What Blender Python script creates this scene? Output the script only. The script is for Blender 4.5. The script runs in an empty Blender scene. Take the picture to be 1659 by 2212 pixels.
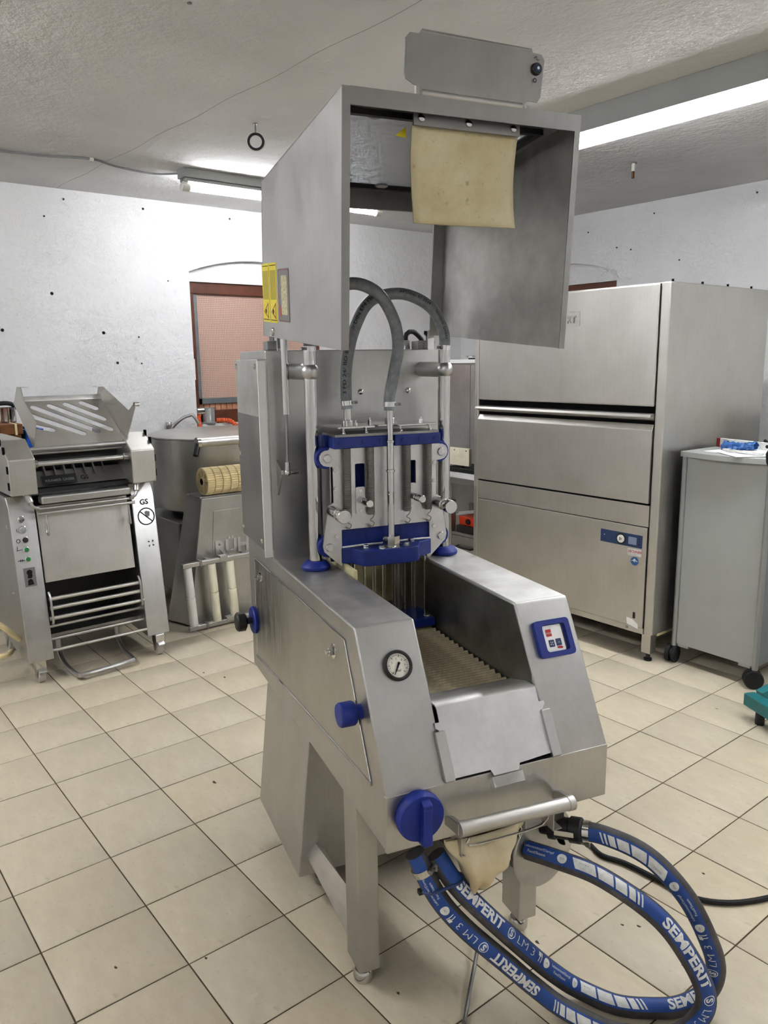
import bpy, bmesh, math, random
from mathutils import Vector, Matrix
from mathutils.geometry import tessellate_polygon
random.seed(7)
R = math.radians
S = bpy.context.scene
COL = S.collection

# ------------------------------------------------------------------ camera
YAW, PITCH, ROLL, FPX = 2.47029949, .19142409, -.01341362, 1684.87
CAM = Vector((3.88181, -.71978, 1.59624))
_f = Vector((math.cos(YAW)*math.cos(PITCH), math.sin(YAW)*math.cos(PITCH), -math.sin(PITCH)))
_r = Vector((math.sin(YAW), -math.cos(YAW), 0)); _u = _r.cross(_f)
_c, _s = math.cos(ROLL), math.sin(ROLL)
_r, _u = _c*_r + _s*_u, -_s*_r + _c*_u
cd = bpy.data.cameras.new('camera'); cam = bpy.data.objects.new('camera', cd); COL.objects.link(cam)
m = Matrix((_r, _u, -_f)).transposed().to_4x4(); m.translation = CAM; cam.matrix_world = m
cd.sensor_fit = 'HORIZONTAL'; cd.sensor_width = 36; cd.lens = FPX/1659*36; cd.clip_start = .05
S.camera = cam

# ------------------------------------------------------------------ world, exposure
W = bpy.data.worlds.new('world'); S.world = W; W.use_nodes = True
W.node_tree.nodes['Background'].inputs[0].default_value = (.75, .85, 1, 1)
W.node_tree.nodes['Background'].inputs[1].default_value = .35
S.view_settings.view_transform = 'Standard'; S.view_settings.look = 'None'
S.view_settings.gamma = 1; S.view_settings.use_curve_mapping = False
S.view_settings.exposure = 2.1
LAMP = 34.0
S.cycles.use_denoising = True
S.cycles.max_bounces = 5; S.cycles.diffuse_bounces = 3; S.cycles.glossy_bounces = 3; S.cycles.transmission_bounces = 4
S.cycles.use_adaptive_sampling = True; S.cycles.adaptive_threshold = .12; S.cycles.adaptive_min_samples = 8
S.cycles.sample_clamp_indirect = 6.0
S.cycles.caustics_reflective = False; S.cycles.caustics_refractive = False

# ------------------------------------------------------------------ materials
def _lin(c):
    return tuple(((x/12.92) if x <= .04045 else ((x+.055)/1.055)**2.4) for x in c)
def hexc(h):
    return _lin(tuple(int(h[i:i+2], 16)/255 for i in (0, 2, 4)))
class NT:
    def __init__(s, name):
        s.m = bpy.data.materials.new(name); s.m.use_nodes = True
        s.t = s.m.node_tree; s.b = s.t.nodes['Principled BSDF']
    def n(s, typ, **kw):
        nd = s.t.nodes.new(typ)
        for k, v in kw.items():
            if k in nd.inputs: nd.inputs[k].default_value = v
            else: setattr(nd, k, v)
        return nd
    def l(s, a, b): s.t.links.new(a, b)
    def noise(s, scale, detail=4, rough=.6, stretch=None, kind='Object'):
        tc = s.n('ShaderNodeTexCoord'); src = tc.outputs[kind]
        if stretch:
            mp = s.n('ShaderNodeMapping'); mp.inputs['Scale'].default_value = stretch
            s.l(src, mp.inputs[0]); src = mp.outputs[0]
        nz = s.n('ShaderNodeTexNoise'); nz.inputs['Scale'].default_value = scale
        nz.inputs['Detail'].default_value = detail; nz.inputs['Roughness'].default_value = rough
        s.l(src, nz.inputs['Vector']); return nz.outputs['Fac']
    def ramp(s, fac, stops):
        r = s.n('ShaderNodeValToRGB'); e = r.color_ramp.elements
        while len(e) < len(stops): e.new(.5)
        for i, (p, c) in enumerate(stops):
            e[i].position = p; e[i].color = (*c, 1) if not isinstance(c, float) else (c, c, c, 1)
        s.l(fac, r.inputs[0]); return r.outputs[0]
    def mix(s, a, b, fac=None, f=.5, mode='MIX'):
        x = s.n('ShaderNodeMixRGB', blend_type=mode); x.inputs[0].default_value = f
        if fac is not None: s.l(fac, x.inputs[0])
        for i, v in ((1, a), (2, b)):
            if isinstance(v, tuple): x.inputs[i].default_value = (*v[:3], 1)
            else: s.l(v, x.inputs[i])
        return x.outputs[0]
    def bump(s, fac, strength, dist=.01):
        b = s.n('ShaderNodeBump'); b.inputs['Strength'].default_value = strength; b.inputs['Distance'].default_value = dist
        s.l(fac, b.inputs['Height']); s.l(b.outputs[0], s.b.inputs['Normal'])
MAT = {}
def plain(name, h, rough=.5, metal=0., spec=.5, vary=.0, vscale=8, bump=0):
    t = NT(name); c = hexc(h); b = t.b
    b.inputs['Roughness'].default_value = rough; b.inputs['Metallic'].default_value = metal
    b.inputs['Specular IOR Level'].default_value = spec
    if vary:
        nz = t.noise(vscale, 2)
        t.l(t.ramp(nz, [(.3, tuple(x*(1-vary) for x in c)), (.7, tuple(min(1, x*(1+vary)) for x in c))]), b.inputs['Base Color'])
        if bump: t.bump(nz, bump, .002)
    else: b.inputs['Base Color'].default_value = (*c, 1)
    MAT[name] = t.m; return t
def steel(name, lo, hi, r0=.3, r1=.48, stretch=(1, 1, 1), scale=6, grain=.05):
    t = NT(name); b = t.b; b.inputs['Metallic'].default_value = 1
    n1 = t.noise(scale, 3, .65); n2 = t.noise(90, 1, .6, stretch)
    col = t.ramp(n1, [(.25, lo), (.75, hi)])
    col = t.mix(col, t.ramp(n2, [(.3, .75), (.7, 1.0)]), f=.16, mode='MULTIPLY')
    t.l(col, b.inputs['Base Color'])
    rr = t.n('ShaderNodeMapRange'); rr.inputs['To Min'].default_value = r0; rr.inputs['To Max'].default_value = r1
    t.l(n1, rr.inputs[0]); t.l(rr.outputs[0], b.inputs['Roughness'])
    MAT[name] = t.m
steel('steel', (.43, .425, .41), (.54, .535, .525), .30, .45, (1, 1, .06))
steel('steel_worn', (.42, .41, .39), (.66, .65, .62), .3, .55, (.3, .3, 1), 9, .08)
steel('steel_tarnished_shade', (.17, .168, .155), (.36, .355, .33), .32, .5, (.4, .4, 1), 7, .06)  # tarnish patches, with the trough's dark reflection put into the colour
steel('steel_warm', (.50, .485, .45), (.58, .565, .53), .36, .5, (1, 1, .05))
steel('steel_dark', (.25, .245, .235), (.34, .33, .32), .36, .5, (1, 1, .1))
steel('steel_polished', (.55, .545, .53), (.64, .635, .62), .07, .13, (1, 1, 1), 5, 0)
steel('alu', (.56, .55, .55), (.68, .67, .67), .32, .46, (1, .2, 1), 12)
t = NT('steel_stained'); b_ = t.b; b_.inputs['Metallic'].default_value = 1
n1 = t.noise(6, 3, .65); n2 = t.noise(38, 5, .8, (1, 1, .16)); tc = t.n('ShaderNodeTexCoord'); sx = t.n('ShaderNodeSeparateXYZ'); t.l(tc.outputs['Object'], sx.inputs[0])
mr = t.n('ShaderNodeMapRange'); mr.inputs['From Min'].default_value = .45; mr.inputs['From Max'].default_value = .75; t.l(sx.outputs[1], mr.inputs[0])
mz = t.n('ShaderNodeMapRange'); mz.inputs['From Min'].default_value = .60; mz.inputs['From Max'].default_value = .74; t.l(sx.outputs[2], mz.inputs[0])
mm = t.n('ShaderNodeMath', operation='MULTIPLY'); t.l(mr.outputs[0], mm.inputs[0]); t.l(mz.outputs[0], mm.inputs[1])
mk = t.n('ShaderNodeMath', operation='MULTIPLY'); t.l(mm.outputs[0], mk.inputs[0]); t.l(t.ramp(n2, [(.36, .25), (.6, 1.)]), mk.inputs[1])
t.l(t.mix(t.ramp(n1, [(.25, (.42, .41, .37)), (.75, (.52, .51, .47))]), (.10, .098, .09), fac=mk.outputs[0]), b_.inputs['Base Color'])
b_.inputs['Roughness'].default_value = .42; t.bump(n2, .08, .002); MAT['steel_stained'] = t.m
plain('chrome', 'd8d8d8', .08, 1)
plain('blue', '102670', .45, 0, .4, .12, 30, .1)
plain('blue_knob', '14297f', .5, 0, .4, .1, 30)
plain('black', '0d0d0e', .5)
plain('rubber', '1a1a1b', .65, 0, .3)
plain('dark_gap', '0a0a0a', .9, 0, .1)
plain('white_plastic', 'f2f1ee', .4, 0, .5, .04)
plain('ivory', 'f0ebd3', .45, 0, .5, .06, 12)
plain('yellow_plastic', 'e8d6a6', .5, 0, .4, .1, 14)
plain('cream_plate', 'd9cfa0', .5, 0, .4, .08)
plain('red', 'b3211f', .4)
plain('navy', '1f3660', .4)
plain('print_black', '141414', .7, 0, .2)
plain('print_white', 'dcdcd8', .6, 0, .3, .12, 60)
plain('print_grey', '6f7478', .6)
plain('sticker_yellow', 'd6c41c', .45)
plain('sticker_dull', 'a39417', .5)
plain('label_grey', '75716f', .4, .3)
plain('label_worn', 'b7b08a', .5, 0, .5, .4, 120)
plain('paper', 'f2f1ee', .7, 0, .3)
plain('teal', '0f6f74', .4, 0, .5, .1)
plain('orange', 'd3582c', .45)
plain('orange_red', 'd23c1c', .4)
plain('dark_red', '7b1a1a', .4)
plain('wood_brown', '6b4527', .6, 0, .3, .45, 10)
plain('window_wood', '5b2f1d', .45, 0, .4, .3, 6)
plain('screen_frame', '73787a', .5, .4, .5, .15)
plain('terracotta', 'c08a6c', .8, 0, .2, .2, 20)
plain('grey_laminate', 'a9aca8', .45, 0, .4, .03)
plain('blue_laminate', '7c848a', .45, 0, .4, .03)
plain('cart_edge', 'a2a5a6', .35, .7)
plain('lamp_body', '8d8d8a', .5, 0, .4, .05)
plain('lamp_end', 'c9c7be', .5)
plain('glove', '2b5c9c', .45, 0, .5, .15, 20)
plain('blue_crate', '1a55b8', .4)
plain('green', '1e7a3a', .3)
plain('dial_face', 'e6e2d4', .6)
plain('clear_grey', 'b9bcbb', .1, .5)
plain('rubber_grey', '7d7d7d', .6)
plain('caster_grey', 'a8a49b', .6)
plain('grout', '55483a', .9, 0, .1, .25, 25)
plain('bucket', 'd9d5c8', .4)

t = NT('glass_dial'); t.b.inputs['Transmission Weight'].default_value = 1; t.b.inputs['Roughness'].default_value = .02
t.b.inputs['IOR'].default_value = 1.2; MAT['glass_dial'] = t.m
# polycarbonate sheet of the hood: hazy and pale
t = NT('polycarbonate'); t.b.inputs['Base Color'].default_value = (.86, .89, .95, 1)
t.b.inputs['Transmission Weight'].default_value = .55; t.b.inputs['Roughness'].default_value = .28; t.b.inputs['IOR'].default_value = 1.2
n = t.noise(30, 5, .6, (.15, 1, 1)); t.bump(n, .15, .002); MAT['polycarbonate'] = t.m
# grey braided hose
t = NT('braided_hose'); nz = t.noise(60, 3)
t.l(t.ramp(nz, [(.3, hexc('757a7e')), (.7, hexc('91969a'))]), t.b.inputs['Base Color'])
t.b.inputs['Roughness'].default_value = .32; MAT['braided_hose'] = t.m
# dusty black rubber of the suction hoses and their blue printed band
t = NT('hose_rubber'); nz = t.noise(14, 6, .7)
t.l(t.ramp(nz, [(.3, hexc('2d2c2e')), (.62, hexc('4a4748')), (.8, hexc('77716e'))]), t.b.inputs['Base Color'])
t.b.inputs['Roughness'].default_value = .7; MAT['hose_rubber'] = t.m
t = NT('hose_band'); nz = t.noise(10, 6, .7)
t.l(t.ramp(nz, [(.3, hexc('0f3474')), (.6, hexc('174592')), (.85, hexc('3a5c90'))]), t.b.inputs['Base Color'])
t.b.inputs['Roughness'].default_value = .55; MAT['hose_band'] = t.m
# stained rubber curtain and filter cloth
t = NT('curtain'); n1 = t.noise(9, 6, .7); n2 = t.noise(45, 4, .6)
c1 = t.ramp(n1, [(.3, hexc('b5a67c')), (.7, hexc('cfc49f'))])
t.l(t.mix(c1, hexc('6d5a36'), fac=t.ramp(n2, [(.63, 0.), (.77, .7)])), t.b.inputs['Base Color'])
t.b.inputs['Roughness'].default_value = .55; MAT['curtain'] = t.m
t = NT('filter_cloth'); n1 = t.noise(14, 5, .6)
t.l(t.ramp(n1, [(.3, hexc('d2bd90')), (.7, hexc('eadbb6'))]), t.b.inputs['Base Color'])
t.b.inputs['Roughness'].default_value = .8; t.b.inputs['Transmission Weight'].default_value = .12; MAT['filter_cloth'] = t.m
# conveyor slats, dirty beige
t = NT('belt'); n1 = t.noise(22, 5, .7)
t.l(t.ramp(n1, [(.3, hexc('8a7c60')), (.65, hexc('c6b998'))]), t.b.inputs['Base Color']); t.b.inputs['Roughness'].default_value = .6; MAT['belt'] = t.m
# whitewashed plaster
def plaster(name, lo, hi, bumpy):
    t = NT(name); n1 = t.noise(1.6, 2, .6); n2 = t.noise(14, 4, .68)
    col = t.ramp(n1, [(.3, lo), (.7, hi)])
    col = t.mix(col, tuple(x*.78 for x in lo), fac=t.ramp(n2, [(.66, 0.), (.82, .55)]))
    t.l(col, t.b.inputs['Base Color']); t.b.inputs['Roughness'].default_value = .9; t.b.inputs['Specular IOR Level'].default_value = .15
    t.bump(n2, bumpy, .03); MAT[name] = t.m
plaster('plaster', (.73, .725, .72), (.81, .805, .80), .42)
plaster('ceiling_plaster', (.62, .61, .595), (.72, .71, .695), .28)
# floor tiles
t = NT('tile'); n2 = t.noise(30, 3, .7); n3 = t.noise(7, 4, .75, (1, 2.5, 1))
oi = t.n('ShaderNodeObjectInfo')
c1 = t.ramp(n3, [(.3, hexc('bdb096')), (.7, hexc('d6cab1'))])
c1 = t.mix(c1, t.ramp(oi.outputs['Random'], [(0, hexc('cfc0a3')), (.5, hexc('d0c4ac')), (1, hexc('c6bca8'))]), f=.45)
c1 = t.mix(c1, hexc('857a66'), fac=t.ramp(n2, [(.62, 0.), (.8, .45)]))
t.l(c1, t.b.inputs['Base Color'])
rr = t.n('ShaderNodeMapRange'); rr.inputs['To Min'].default_value = .38; rr.inputs['To Max'].default_value = .6
t.l(n3, rr.inputs[0]); t.l(rr.outputs[0], t.b.inputs['Roughness']); t.b.inputs['Specular IOR Level'].default_value = .35; MAT['tile'] = t.m
# fly screen in front of the pink wall outside
t = NT('fly_screen'); tc = t.n('ShaderNodeTexCoord')
mp = t.n('ShaderNodeMapping'); mp.inputs['Scale'].default_value = (1, 1, 1); t.l(tc.outputs['Object'], mp.inputs[0])
br = t.n('ShaderNodeTexBrick'); br.offset = 0; br.inputs['Scale'].default_value = 1
br.inputs['Brick Width'].default_value = .014; br.inputs['Row Height'].default_value = .014; br.inputs['Mortar Size'].default_value = .0022
br.inputs['Color1'].default_value = (*hexc('cfaa98'), 1); br.inputs['Color2'].default_value = (*hexc('d4b1a1'), 1); br.inputs['Mortar'].default_value = (*hexc('9d8276'), 1)
sw = t.n('ShaderNodeSeparateXYZ'); cb = t.n('ShaderNodeCombineXYZ'); t.l(mp.outputs[0], sw.inputs[0])
ad = t.n('ShaderNodeMath', operation='ADD'); t.l(sw.outputs[0], ad.inputs[0]); t.l(sw.outputs[1], ad.inputs[1])
t.l(ad.outputs[0], cb.inputs[0]); t.l(sw.outputs[2], cb.inputs[1]); t.l(cb.outputs[0], br.inputs['Vector'])
t.l(t.mix(br.outputs[0], hexc('bd9786'), fac=t.ramp(t.noise(3, 5), [(.4, 0.), (.7, .6)])), t.b.inputs['Base Color']); t.b.inputs['Roughness'].default_value = .7; MAT['fly_screen'] = t.m
def emit(name, c, k):
    t = NT(name); t.b.inputs['Base Color'].default_value = (0, 0, 0, 1)
    t.b.inputs['Emission Color'].default_value = (*c, 1); t.b.inputs['Emission Strength'].default_value = k; MAT[name] = t.m
for _k, _v in (('', 1.3), ('_dim', .58), ('_worn', .47), ('_weak', .45)): emit('tube_light'+_k, (.96, .985, 1.03), LAMP*_v)  # tube strengths set lamp by lamp to balance the room light
emit('display', (.25, .3, .42), .12)

# ------------------------------------------------------------------ mesh helpers
def catmull(ctrl, step=.01, closed=False):
    P = [Vector(p) for p in ctrl]; out = []
    n = len(P)
    for i in range(n if closed else n-1):
        p1, p2 = P[i], P[(i+1) % n]
        p0 = P[i-1] if (i or closed) else p1*2-p2
        p3 = P[(i+2) % n] if (i+2 < n or closed) else p2*2-p1
        k = max(2, int((p2-p1).length/step))
        for j in range(k):
            t_ = j/k
            out.append(.5*((2*p1)+(p2-p0)*t_+(2*p0-5*p1+4*p2-p3)*t_*t_+(3*p1-p0-3*p2+p3)*t_**3))
    if not closed: out.append(P[-1])
    return out
def perp(t_):
    a = Vector((0, 0, 1)) if abs(t_.z) < .9 else Vector((1, 0, 0))
    return (a - t_*a.dot(t_)).normalized()
class MB:
    def __init__(s): s.v = []; s.f = []
    def add(s, vs, fs):
        o = len(s.v); s.v += [tuple(x) for x in vs]; s.f += [tuple(i+o for i in f) for f in fs]; return s
    def box(s, x0, x1, y0, y1, z0, z1):
        if x0 > x1: x0, x1 = x1, x0
        if y0 > y1: y0, y1 = y1, y0
        if z0 > z1: z0, z1 = z1, z0
        return s.add([(x, y, z) for z in (z0, z1) for y in (y0, y1) for x in (x0, x1)],
                     [(0, 2, 3, 1), (4, 5, 7, 6), (0, 1, 5, 4), (2, 6, 7, 3), (0, 4, 6, 2), (1, 3, 7, 5)])
    def hexa(s, p):   # 8 corners: bottom 4 ccw, top 4 ccw
        return s.add(p, [(3, 2, 1, 0), (4, 5, 6, 7), (0, 1, 5, 4), (1, 2, 6, 5), (2, 3, 7, 6), (3, 0, 4, 7)])
    def plate(s, outer, to3, th, holes=()):
        """flat polygon (2-D, with holes) mapped by to3(a, b, depth) with thickness th"""
        loops = [list(outer)] + [list(h) for h in holes]
        flat = [p for L in loops for p in L]; n = len(flat)
        tri = tessellate_polygon([[Vector((a, b, 0)) for a, b in L] for L in loops])
        vs = [to3(a, b, 0) for a, b in flat] + [to3(a, b, th) for a, b in flat]
        ar = 0
        fs = []
        for q in tri:
            A, B, Cc = (flat[i] for i in q)
            cr = (B[0]-A[0])*(Cc[1]-A[1])-(B[1]-A[1])*(Cc[0]-A[0])
            if abs(cr) < 1e-12: continue
            q = q if cr > 0 else (q[0], q[2], q[1])
            fs.append((q[0], q[2], q[1])); fs.append(tuple(i+n for i in q))
        o = 0
        for L in loops:
            k = len(L)
            for i in range(k):
                a, b = o+i, o+(i+1) % k
                fs.append((a, b, b+n, a+n))
            o += k
        return s.add(vs, fs)
    def prism(s, pts, axis, a0, a1):
        """closed polygon extruded along an axis; pts are the other two coordinates in x,y,z order"""
        f = {'x': lambda p, q, d: (d, p, q), 'y': lambda p, q, d: (p, d, q), 'z': lambda p, q, d: (p, q, d)}[axis]
        k = len(pts); vs = [f(p, q, a0) for p, q in pts] + [f(p, q, a1) for p, q in pts]
        return s.add(vs, [tuple(range(k))[::-1], tuple(range(k, 2*k))] + [(i, (i+1) % k, (i+1) % k+k, i+k) for i in range(k)])
    def cyl(s, p0, p1, r0, r1=None, n=24, cap=True):
        p0, p1 = Vector(p0), Vector(p1); r1 = r0 if r1 is None else r1
        t_ = (p1-p0).normalized(); a = perp(t_); b = t_.cross(a); vs = []
        for p, r in ((p0, r0), (p1, r1)):
            vs += [p+(a*math.cos(2*math.pi*i/n)+b*math.sin(2*math.pi*i/n))*r for i in range(n)]
        fs = [(i, (i+1) % n, (i+1) % n+n, i+n) for i in range(n)]
        if cap: fs += [tuple(range(n))[::-1], tuple(range(n, 2*n))]
        return s.add(vs, fs)
    def lathe(s, prof, o=(0, 0, 0), axis=(0, 0, 1), n=28, ref=None):
        """profile [(radius, distance along axis)]"""
        o, t_ = Vector(o), Vector(axis).normalized(); a = Vector(ref) if ref else perp(t_); b = t_.cross(a); vs, fs = [], []
        for r, h in prof:
            vs += [o+t_*h+(a*math.cos(2*math.pi*i/n)+b*math.sin(2*math.pi*i/n))*max(r, 1e-5) for i in range(n)]
        for j in range(len(prof)-1):
            fs += [(j*n+i, j*n+(i+1) % n, (j+1)*n+(i+1) % n, (j+1)*n+i) for i in range(n)]
        fs += [tuple(range(n))[::-1], tuple(range((len(prof)-1)*n, len(prof)*n))]
        return s.add(vs, fs)
    def ball(s, c, r, n=20, k=12):
        return s.lathe([(r*math.sin(math.pi*i/k), -r*math.cos(math.pi*i/k)) for i in range(k+1)], c, (0, 0, 1), n)
    def tube(s, pts, r, n=10, closed=False, cap=True):
        pts = [Vector(p) for p in pts]; m_ = len(pts); vs, fs = [], []; a = None
        for i, p in enumerate(pts):
            q0 = pts[i-1] if (i or closed) else p; q1 = pts[(i+1) % m_] if (i < m_-1 or closed) else p
            t_ = (q1-q0).normalized()
            a = perp(t_) if a is None else (a-t_*a.dot(t_)).normalized()
            b = t_.cross(a); rr = r(i/(m_-1)) if callable(r) else r
            vs += [p+(a*math.cos(2*math.pi*k/n)+b*math.sin(2*math.pi*k/n))*rr for k in range(n)]
        for i in range(m_ if closed else m_-1):
            j = (i+1) % m_
            fs += [(i*n+k, i*n+(k+1) % n, j*n+(k+1) % n, j*n+k) for k in range(n)]
        if cap and not closed: fs += [tuple(range(n))[::-1], tuple(range((m_-1)*n, m_*n))]
        return s.add(vs, fs)
    def grid(s, fn, nu, nv, th=0):
        """surface fn(i/nu, j/nv) ; optional thickness handled by solidify at build"""
        vs = [fn(i/nu, j/nv) for i in range(nu+1) for j in range(nv+1)]
        return s.add(vs, [(i*(nv+1)+j, (i+1)*(nv+1)+j, (i+1)*(nv+1)+j+1, i*(nv+1)+j+1) for i in range(nu) for j in range(nv)])
    def build(s, name, mat, parent=None, bevel=0, seg=2, solid=0, sharp=35, label=None):
        me = bpy.data.meshes.new(name); me.from_pydata(s.v, [], s.f); me.update()
        bm = bmesh.new(); bm.from_mesh(me); bmesh.ops.recalc_face_normals(bm, faces=bm.faces); bm.to_mesh(me); bm.free()
        me.polygons.foreach_set('use_smooth', [True]*len(me.polygons))
        if not bevel: me.set_sharp_from_angle(angle=R(sharp))
        me.materials.append(MAT[mat])
        o = bpy.data.objects.new(name, me); COL.objects.link(o); put(o, parent)
        if solid:
            md = o.modifiers.new('s', 'SOLIDIFY'); md.thickness = solid; md.offset = 0
        if bevel:
            md = o.modifiers.new('b', 'BEVEL'); md.width = bevel; md.segments = seg; md.limit_method = 'ANGLE'; md.angle_limit = R(30); md.harden_normals = True
        if label: o['label'] = label
        return o
def put(o, parent):
    if parent is None: return
    o.parent = parent
    w = parent
    if parent.get('world_built'):
        o.matrix_parent_inverse = Matrix.Translation(parent.location).inverted() if parent.parent is None else Matrix()
def thing(name, label, cat, loc=(0, 0, 0), rz=0., group=None, world=False):
    o = bpy.data.objects.new(name, None); COL.objects.link(o); o.location = loc; o.rotation_euler = (0, 0, R(rz))
    o.empty_display_size = .1; o['label'] = label; o['category'] = cat
    if group: o['group'] = group
    if world: o['world_built'] = True
    return o
def tag(o, label, cat, group=None):
    o['label'] = label; o['category'] = cat
    if group: o['group'] = group
    return o
def struct(o): o['kind'] = 'structure'; return o
def dup(o, parent, loc=None, rot=None):
    c = o.copy(); COL.objects.link(c); c.parent = parent; c.matrix_parent_inverse = o.matrix_parent_inverse.copy()
    if loc is not None: c.location = loc
    if rot is not None: c.rotation_euler = rot
    return c
def text_mesh(body, size, offset=0., bold=False, align='LEFT', extrude=0.):
    cu = bpy.data.curves.new('t', 'FONT'); cu.body = body; cu.size = size; cu.offset = offset; cu.align_x = align; cu.resolution_u = 3; cu.extrude = extrude
    ob = bpy.data.objects.new('t', cu); COL.objects.link(ob)
    dg = bpy.context.evaluated_depsgraph_get(); dg.update()
    me = bpy.data.meshes.new_from_object(ob.evaluated_get(dg))
    bpy.data.objects.remove(ob); bpy.data.curves.remove(cu); return me
def lettering(body, size, mat, parent, origin, xdir, ydir, name='lettering', offset=0., align='LEFT', depth=.0006, extrude=0.):
    """flat print: text laid on a surface at origin, running along xdir, its top towards ydir"""
    me = text_mesh(body, size, offset, align=align, extrude=extrude); x, y = Vector(xdir).normalized(), Vector(ydir).normalized(); z = x.cross(y); o_ = Vector(origin)
    for v in me.vertices: v.co = o_+x*v.co.x+y*v.co.y+z*(depth+v.co.z)
    me.materials.clear(); me.materials.append(MAT[mat]); me.name = name
    o = bpy.data.objects.new(name, me); COL.objects.link(o); put(o, parent); return o
def circle(cx, cy, r, n=20, a0=0., a1=360.):
    full = abs(a1-a0) >= 360
    return [(cx+r*math.cos(R(a0+(a1-a0)*i/(n if full else n-1))), cy+r*math.sin(R(a0+(a1-a0)*i/(n if full else n-1)))) for i in range(n)]
def rrect(x0, x1, y0, y1, r, n=5):
    out = []
    for cx, cy, a in ((x1-r, y1-r, 0), (x0+r, y1-r, 90), (x0+r, y0+r, 180), (x1-r, y0+r, 270)):
        out += circle(cx, cy, r, n, a, a+90)
    return out
XZ = lambda y: (lambda a, b, d: (a, y+d, b))        # plate facing -y at y, thickness towards +y
YZ = lambda x: (lambda a, b, d: (x+d, a, b))
XY = lambda z: (lambda a, b, d: (a, b, z+d))

# ================================================================== the room
X0, X1, Y0, Y1, H = -1.76, 5.2, -2.7, 4.748, 2.75
TS = .3
# floor: grout bed + single tiles in view as parts, the rest joined
fl = MB(); fl.box(X0, X1, Y0, Y1, -.06, -.003); floor = struct(fl.build('floor', 'grout'))
def cam_px(p):
    d = Vector(p)-CAM; z = d.dot(_f)
    return (829.5+FPX*d.dot(_r)/z, 1106-FPX*d.dot(_u)/z, z) if z > .1 else (None, None, z)
g = .0022
def tile_mb(w=TS, l=TS):
    b = .0022; x0, y0, x1, y1 = g, g, w-g, l-g
    lo = [(x0, y0, -.006), (x1, y0, -.006), (x1, y1, -.006), (x0, y1, -.006)]
    mi = [(x0, y0, -.0015), (x1, y0, -.0015), (x1, y1, -.0015), (x0, y1, -.0015)]
    hi = [(x0+b, y0+b, 0), (x1-b, y0+b, 0), (x1-b, y1-b, 0), (x0+b, y1-b, 0)]
    m_ = MB(); m_.add(lo+mi+hi, [(0, 1, 5, 4), (1, 2, 6, 5), (2, 3, 7, 6), (3, 0, 4, 7), (4, 5, 9, 8), (5, 6, 10, 9), (6, 7, 11, 10), (7, 4, 8, 11), (8, 9, 10, 11)])
    return m_
cells = []
i0, i1 = math.floor(X0/TS), math.ceil(X1/TS); j0, j1 = math.floor(Y0/TS), math.ceil(Y1/TS)
for i in range(i0, i1):
    for j in range(j0, j1):
        if (i+1)*TS < X0+.02 or i*TS > X1-.02 or (j+1)*TS < Y0+.02 or j*TS > Y1-.02: continue
        x, y, z = cam_px(((i+.5)*TS, (j+.5)*TS, 0))
        seen = z > .3 and -160 < x < 1820 and 1250 < y < 2420
        cells.append((0 if seen else 1, z, i, j))
cells.sort()
first = None; rest = MB(); base = tile_mb()
for k, (ns, z, i, j) in enumerate(cells):
    if k < 290 and not ns:
        if first is None: first = base.build('tile', 'tile', floor); o = first
        else: o = dup(first, floor)
        o.location = (i*TS, j*TS, random.uniform(-.0005, .0003)); o.rotation_euler = (random.uniform(-.001, .001), random.uniform(-.001, .001), 0)
    else:
        rest.add([(a+i*TS, b+j*TS, c) for a, b, c in base.v], base.f)
if rest.v: rest.build('tile_field', 'tile', floor)['kind'] = 'stuff'

for k, (x, y) in enumerate(((1.293, .478), (.385, .99), (.258, .934), (2.783, 1.417), (2.756, 1.027), (2.789, 1.058), (2.2, 2.56), (2.949, 1.02), (2.645, .787), (2.537, .374), (2.111, .045), (1.987, -.159))):
    r = (.011, .009, .007, .005, .005, .006, .006, .005, .007, .005, .005, .006)[k]
    m_ = MB(); m_.plate([(x+r*(1+.35*math.sin(3*a+k))*math.cos(a), y+.6*r*(1+.3*math.cos(2*a+k))*math.sin(a)) for a in [2*math.pi*i/9 for i in range(9)]], XY(-.0005), .001); m_.build('chip', 'grout', floor)
def arch_wall(name, a_lo, a_hi, wins, to3, deep=.30):
    """wall in its own plane (a along, z up, d outwards), arched window openings (a0, a1, sill, spring, rise)"""
    m_ = MB(); a = a_lo
    quad = lambda p: m_.add([to3(*q) for q in p], [(0, 1, 2, 3)])
    for (w0, w1, sill, spr, rise) in wins:
        quad([(a, 0, 0), (w0, 0, 0), (w0, H, 0), (a, H, 0)])
        quad([(w0, 0, 0), (w1, 0, 0), (w1, sill, 0), (w0, sill, 0)])
        quad([(w0, sill, 0), (w1, sill, 0), (w1, sill-.02, deep), (w0, sill-.02, deep)])
        N = 18; c = (w0+w1)/2; arc = []
        for i in range(N+1):
            q = w0+(w1-w0)*i/N; arc.append((q, spr+rise*(1-((q-c)/((w1-w0)/2))**2)))
        for (p, pz), (q, qz) in zip(arc, arc[1:]):
            quad([(p, pz, 0), (q, qz, 0), (q, H, 0), (p, H, 0)])
            quad([(p, pz, 0), (q, qz, 0), (q, qz, deep), (p, pz, deep)])
        for w in (w0, w1): quad([(w, sill, 0), (w, spr, 0), (w, spr, deep), (w, sill-.02, deep)])
        a = w1
    quad([(a, 0, 0), (a_hi, 0, 0), (a_hi, H, 0), (a, H, 0)])
    return struct(m_.build(name, 'plaster'))
SILL, SPR, RISE = 1.13, 2.272, .107
W1 = (1.93, 3.13); W2 = (-1.19, .012)
wall_l = arch_wall('wall_left', Y0, Y1, [(*W1, SILL, SPR, RISE)], lambda a, z, d: (X0-d, a, z))
wall_b = arch_wall('wall_back', X0, X1, [(*W2, SILL, SPR, RISE)], lambda a, z, d: (a, Y1+d, z))
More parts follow.
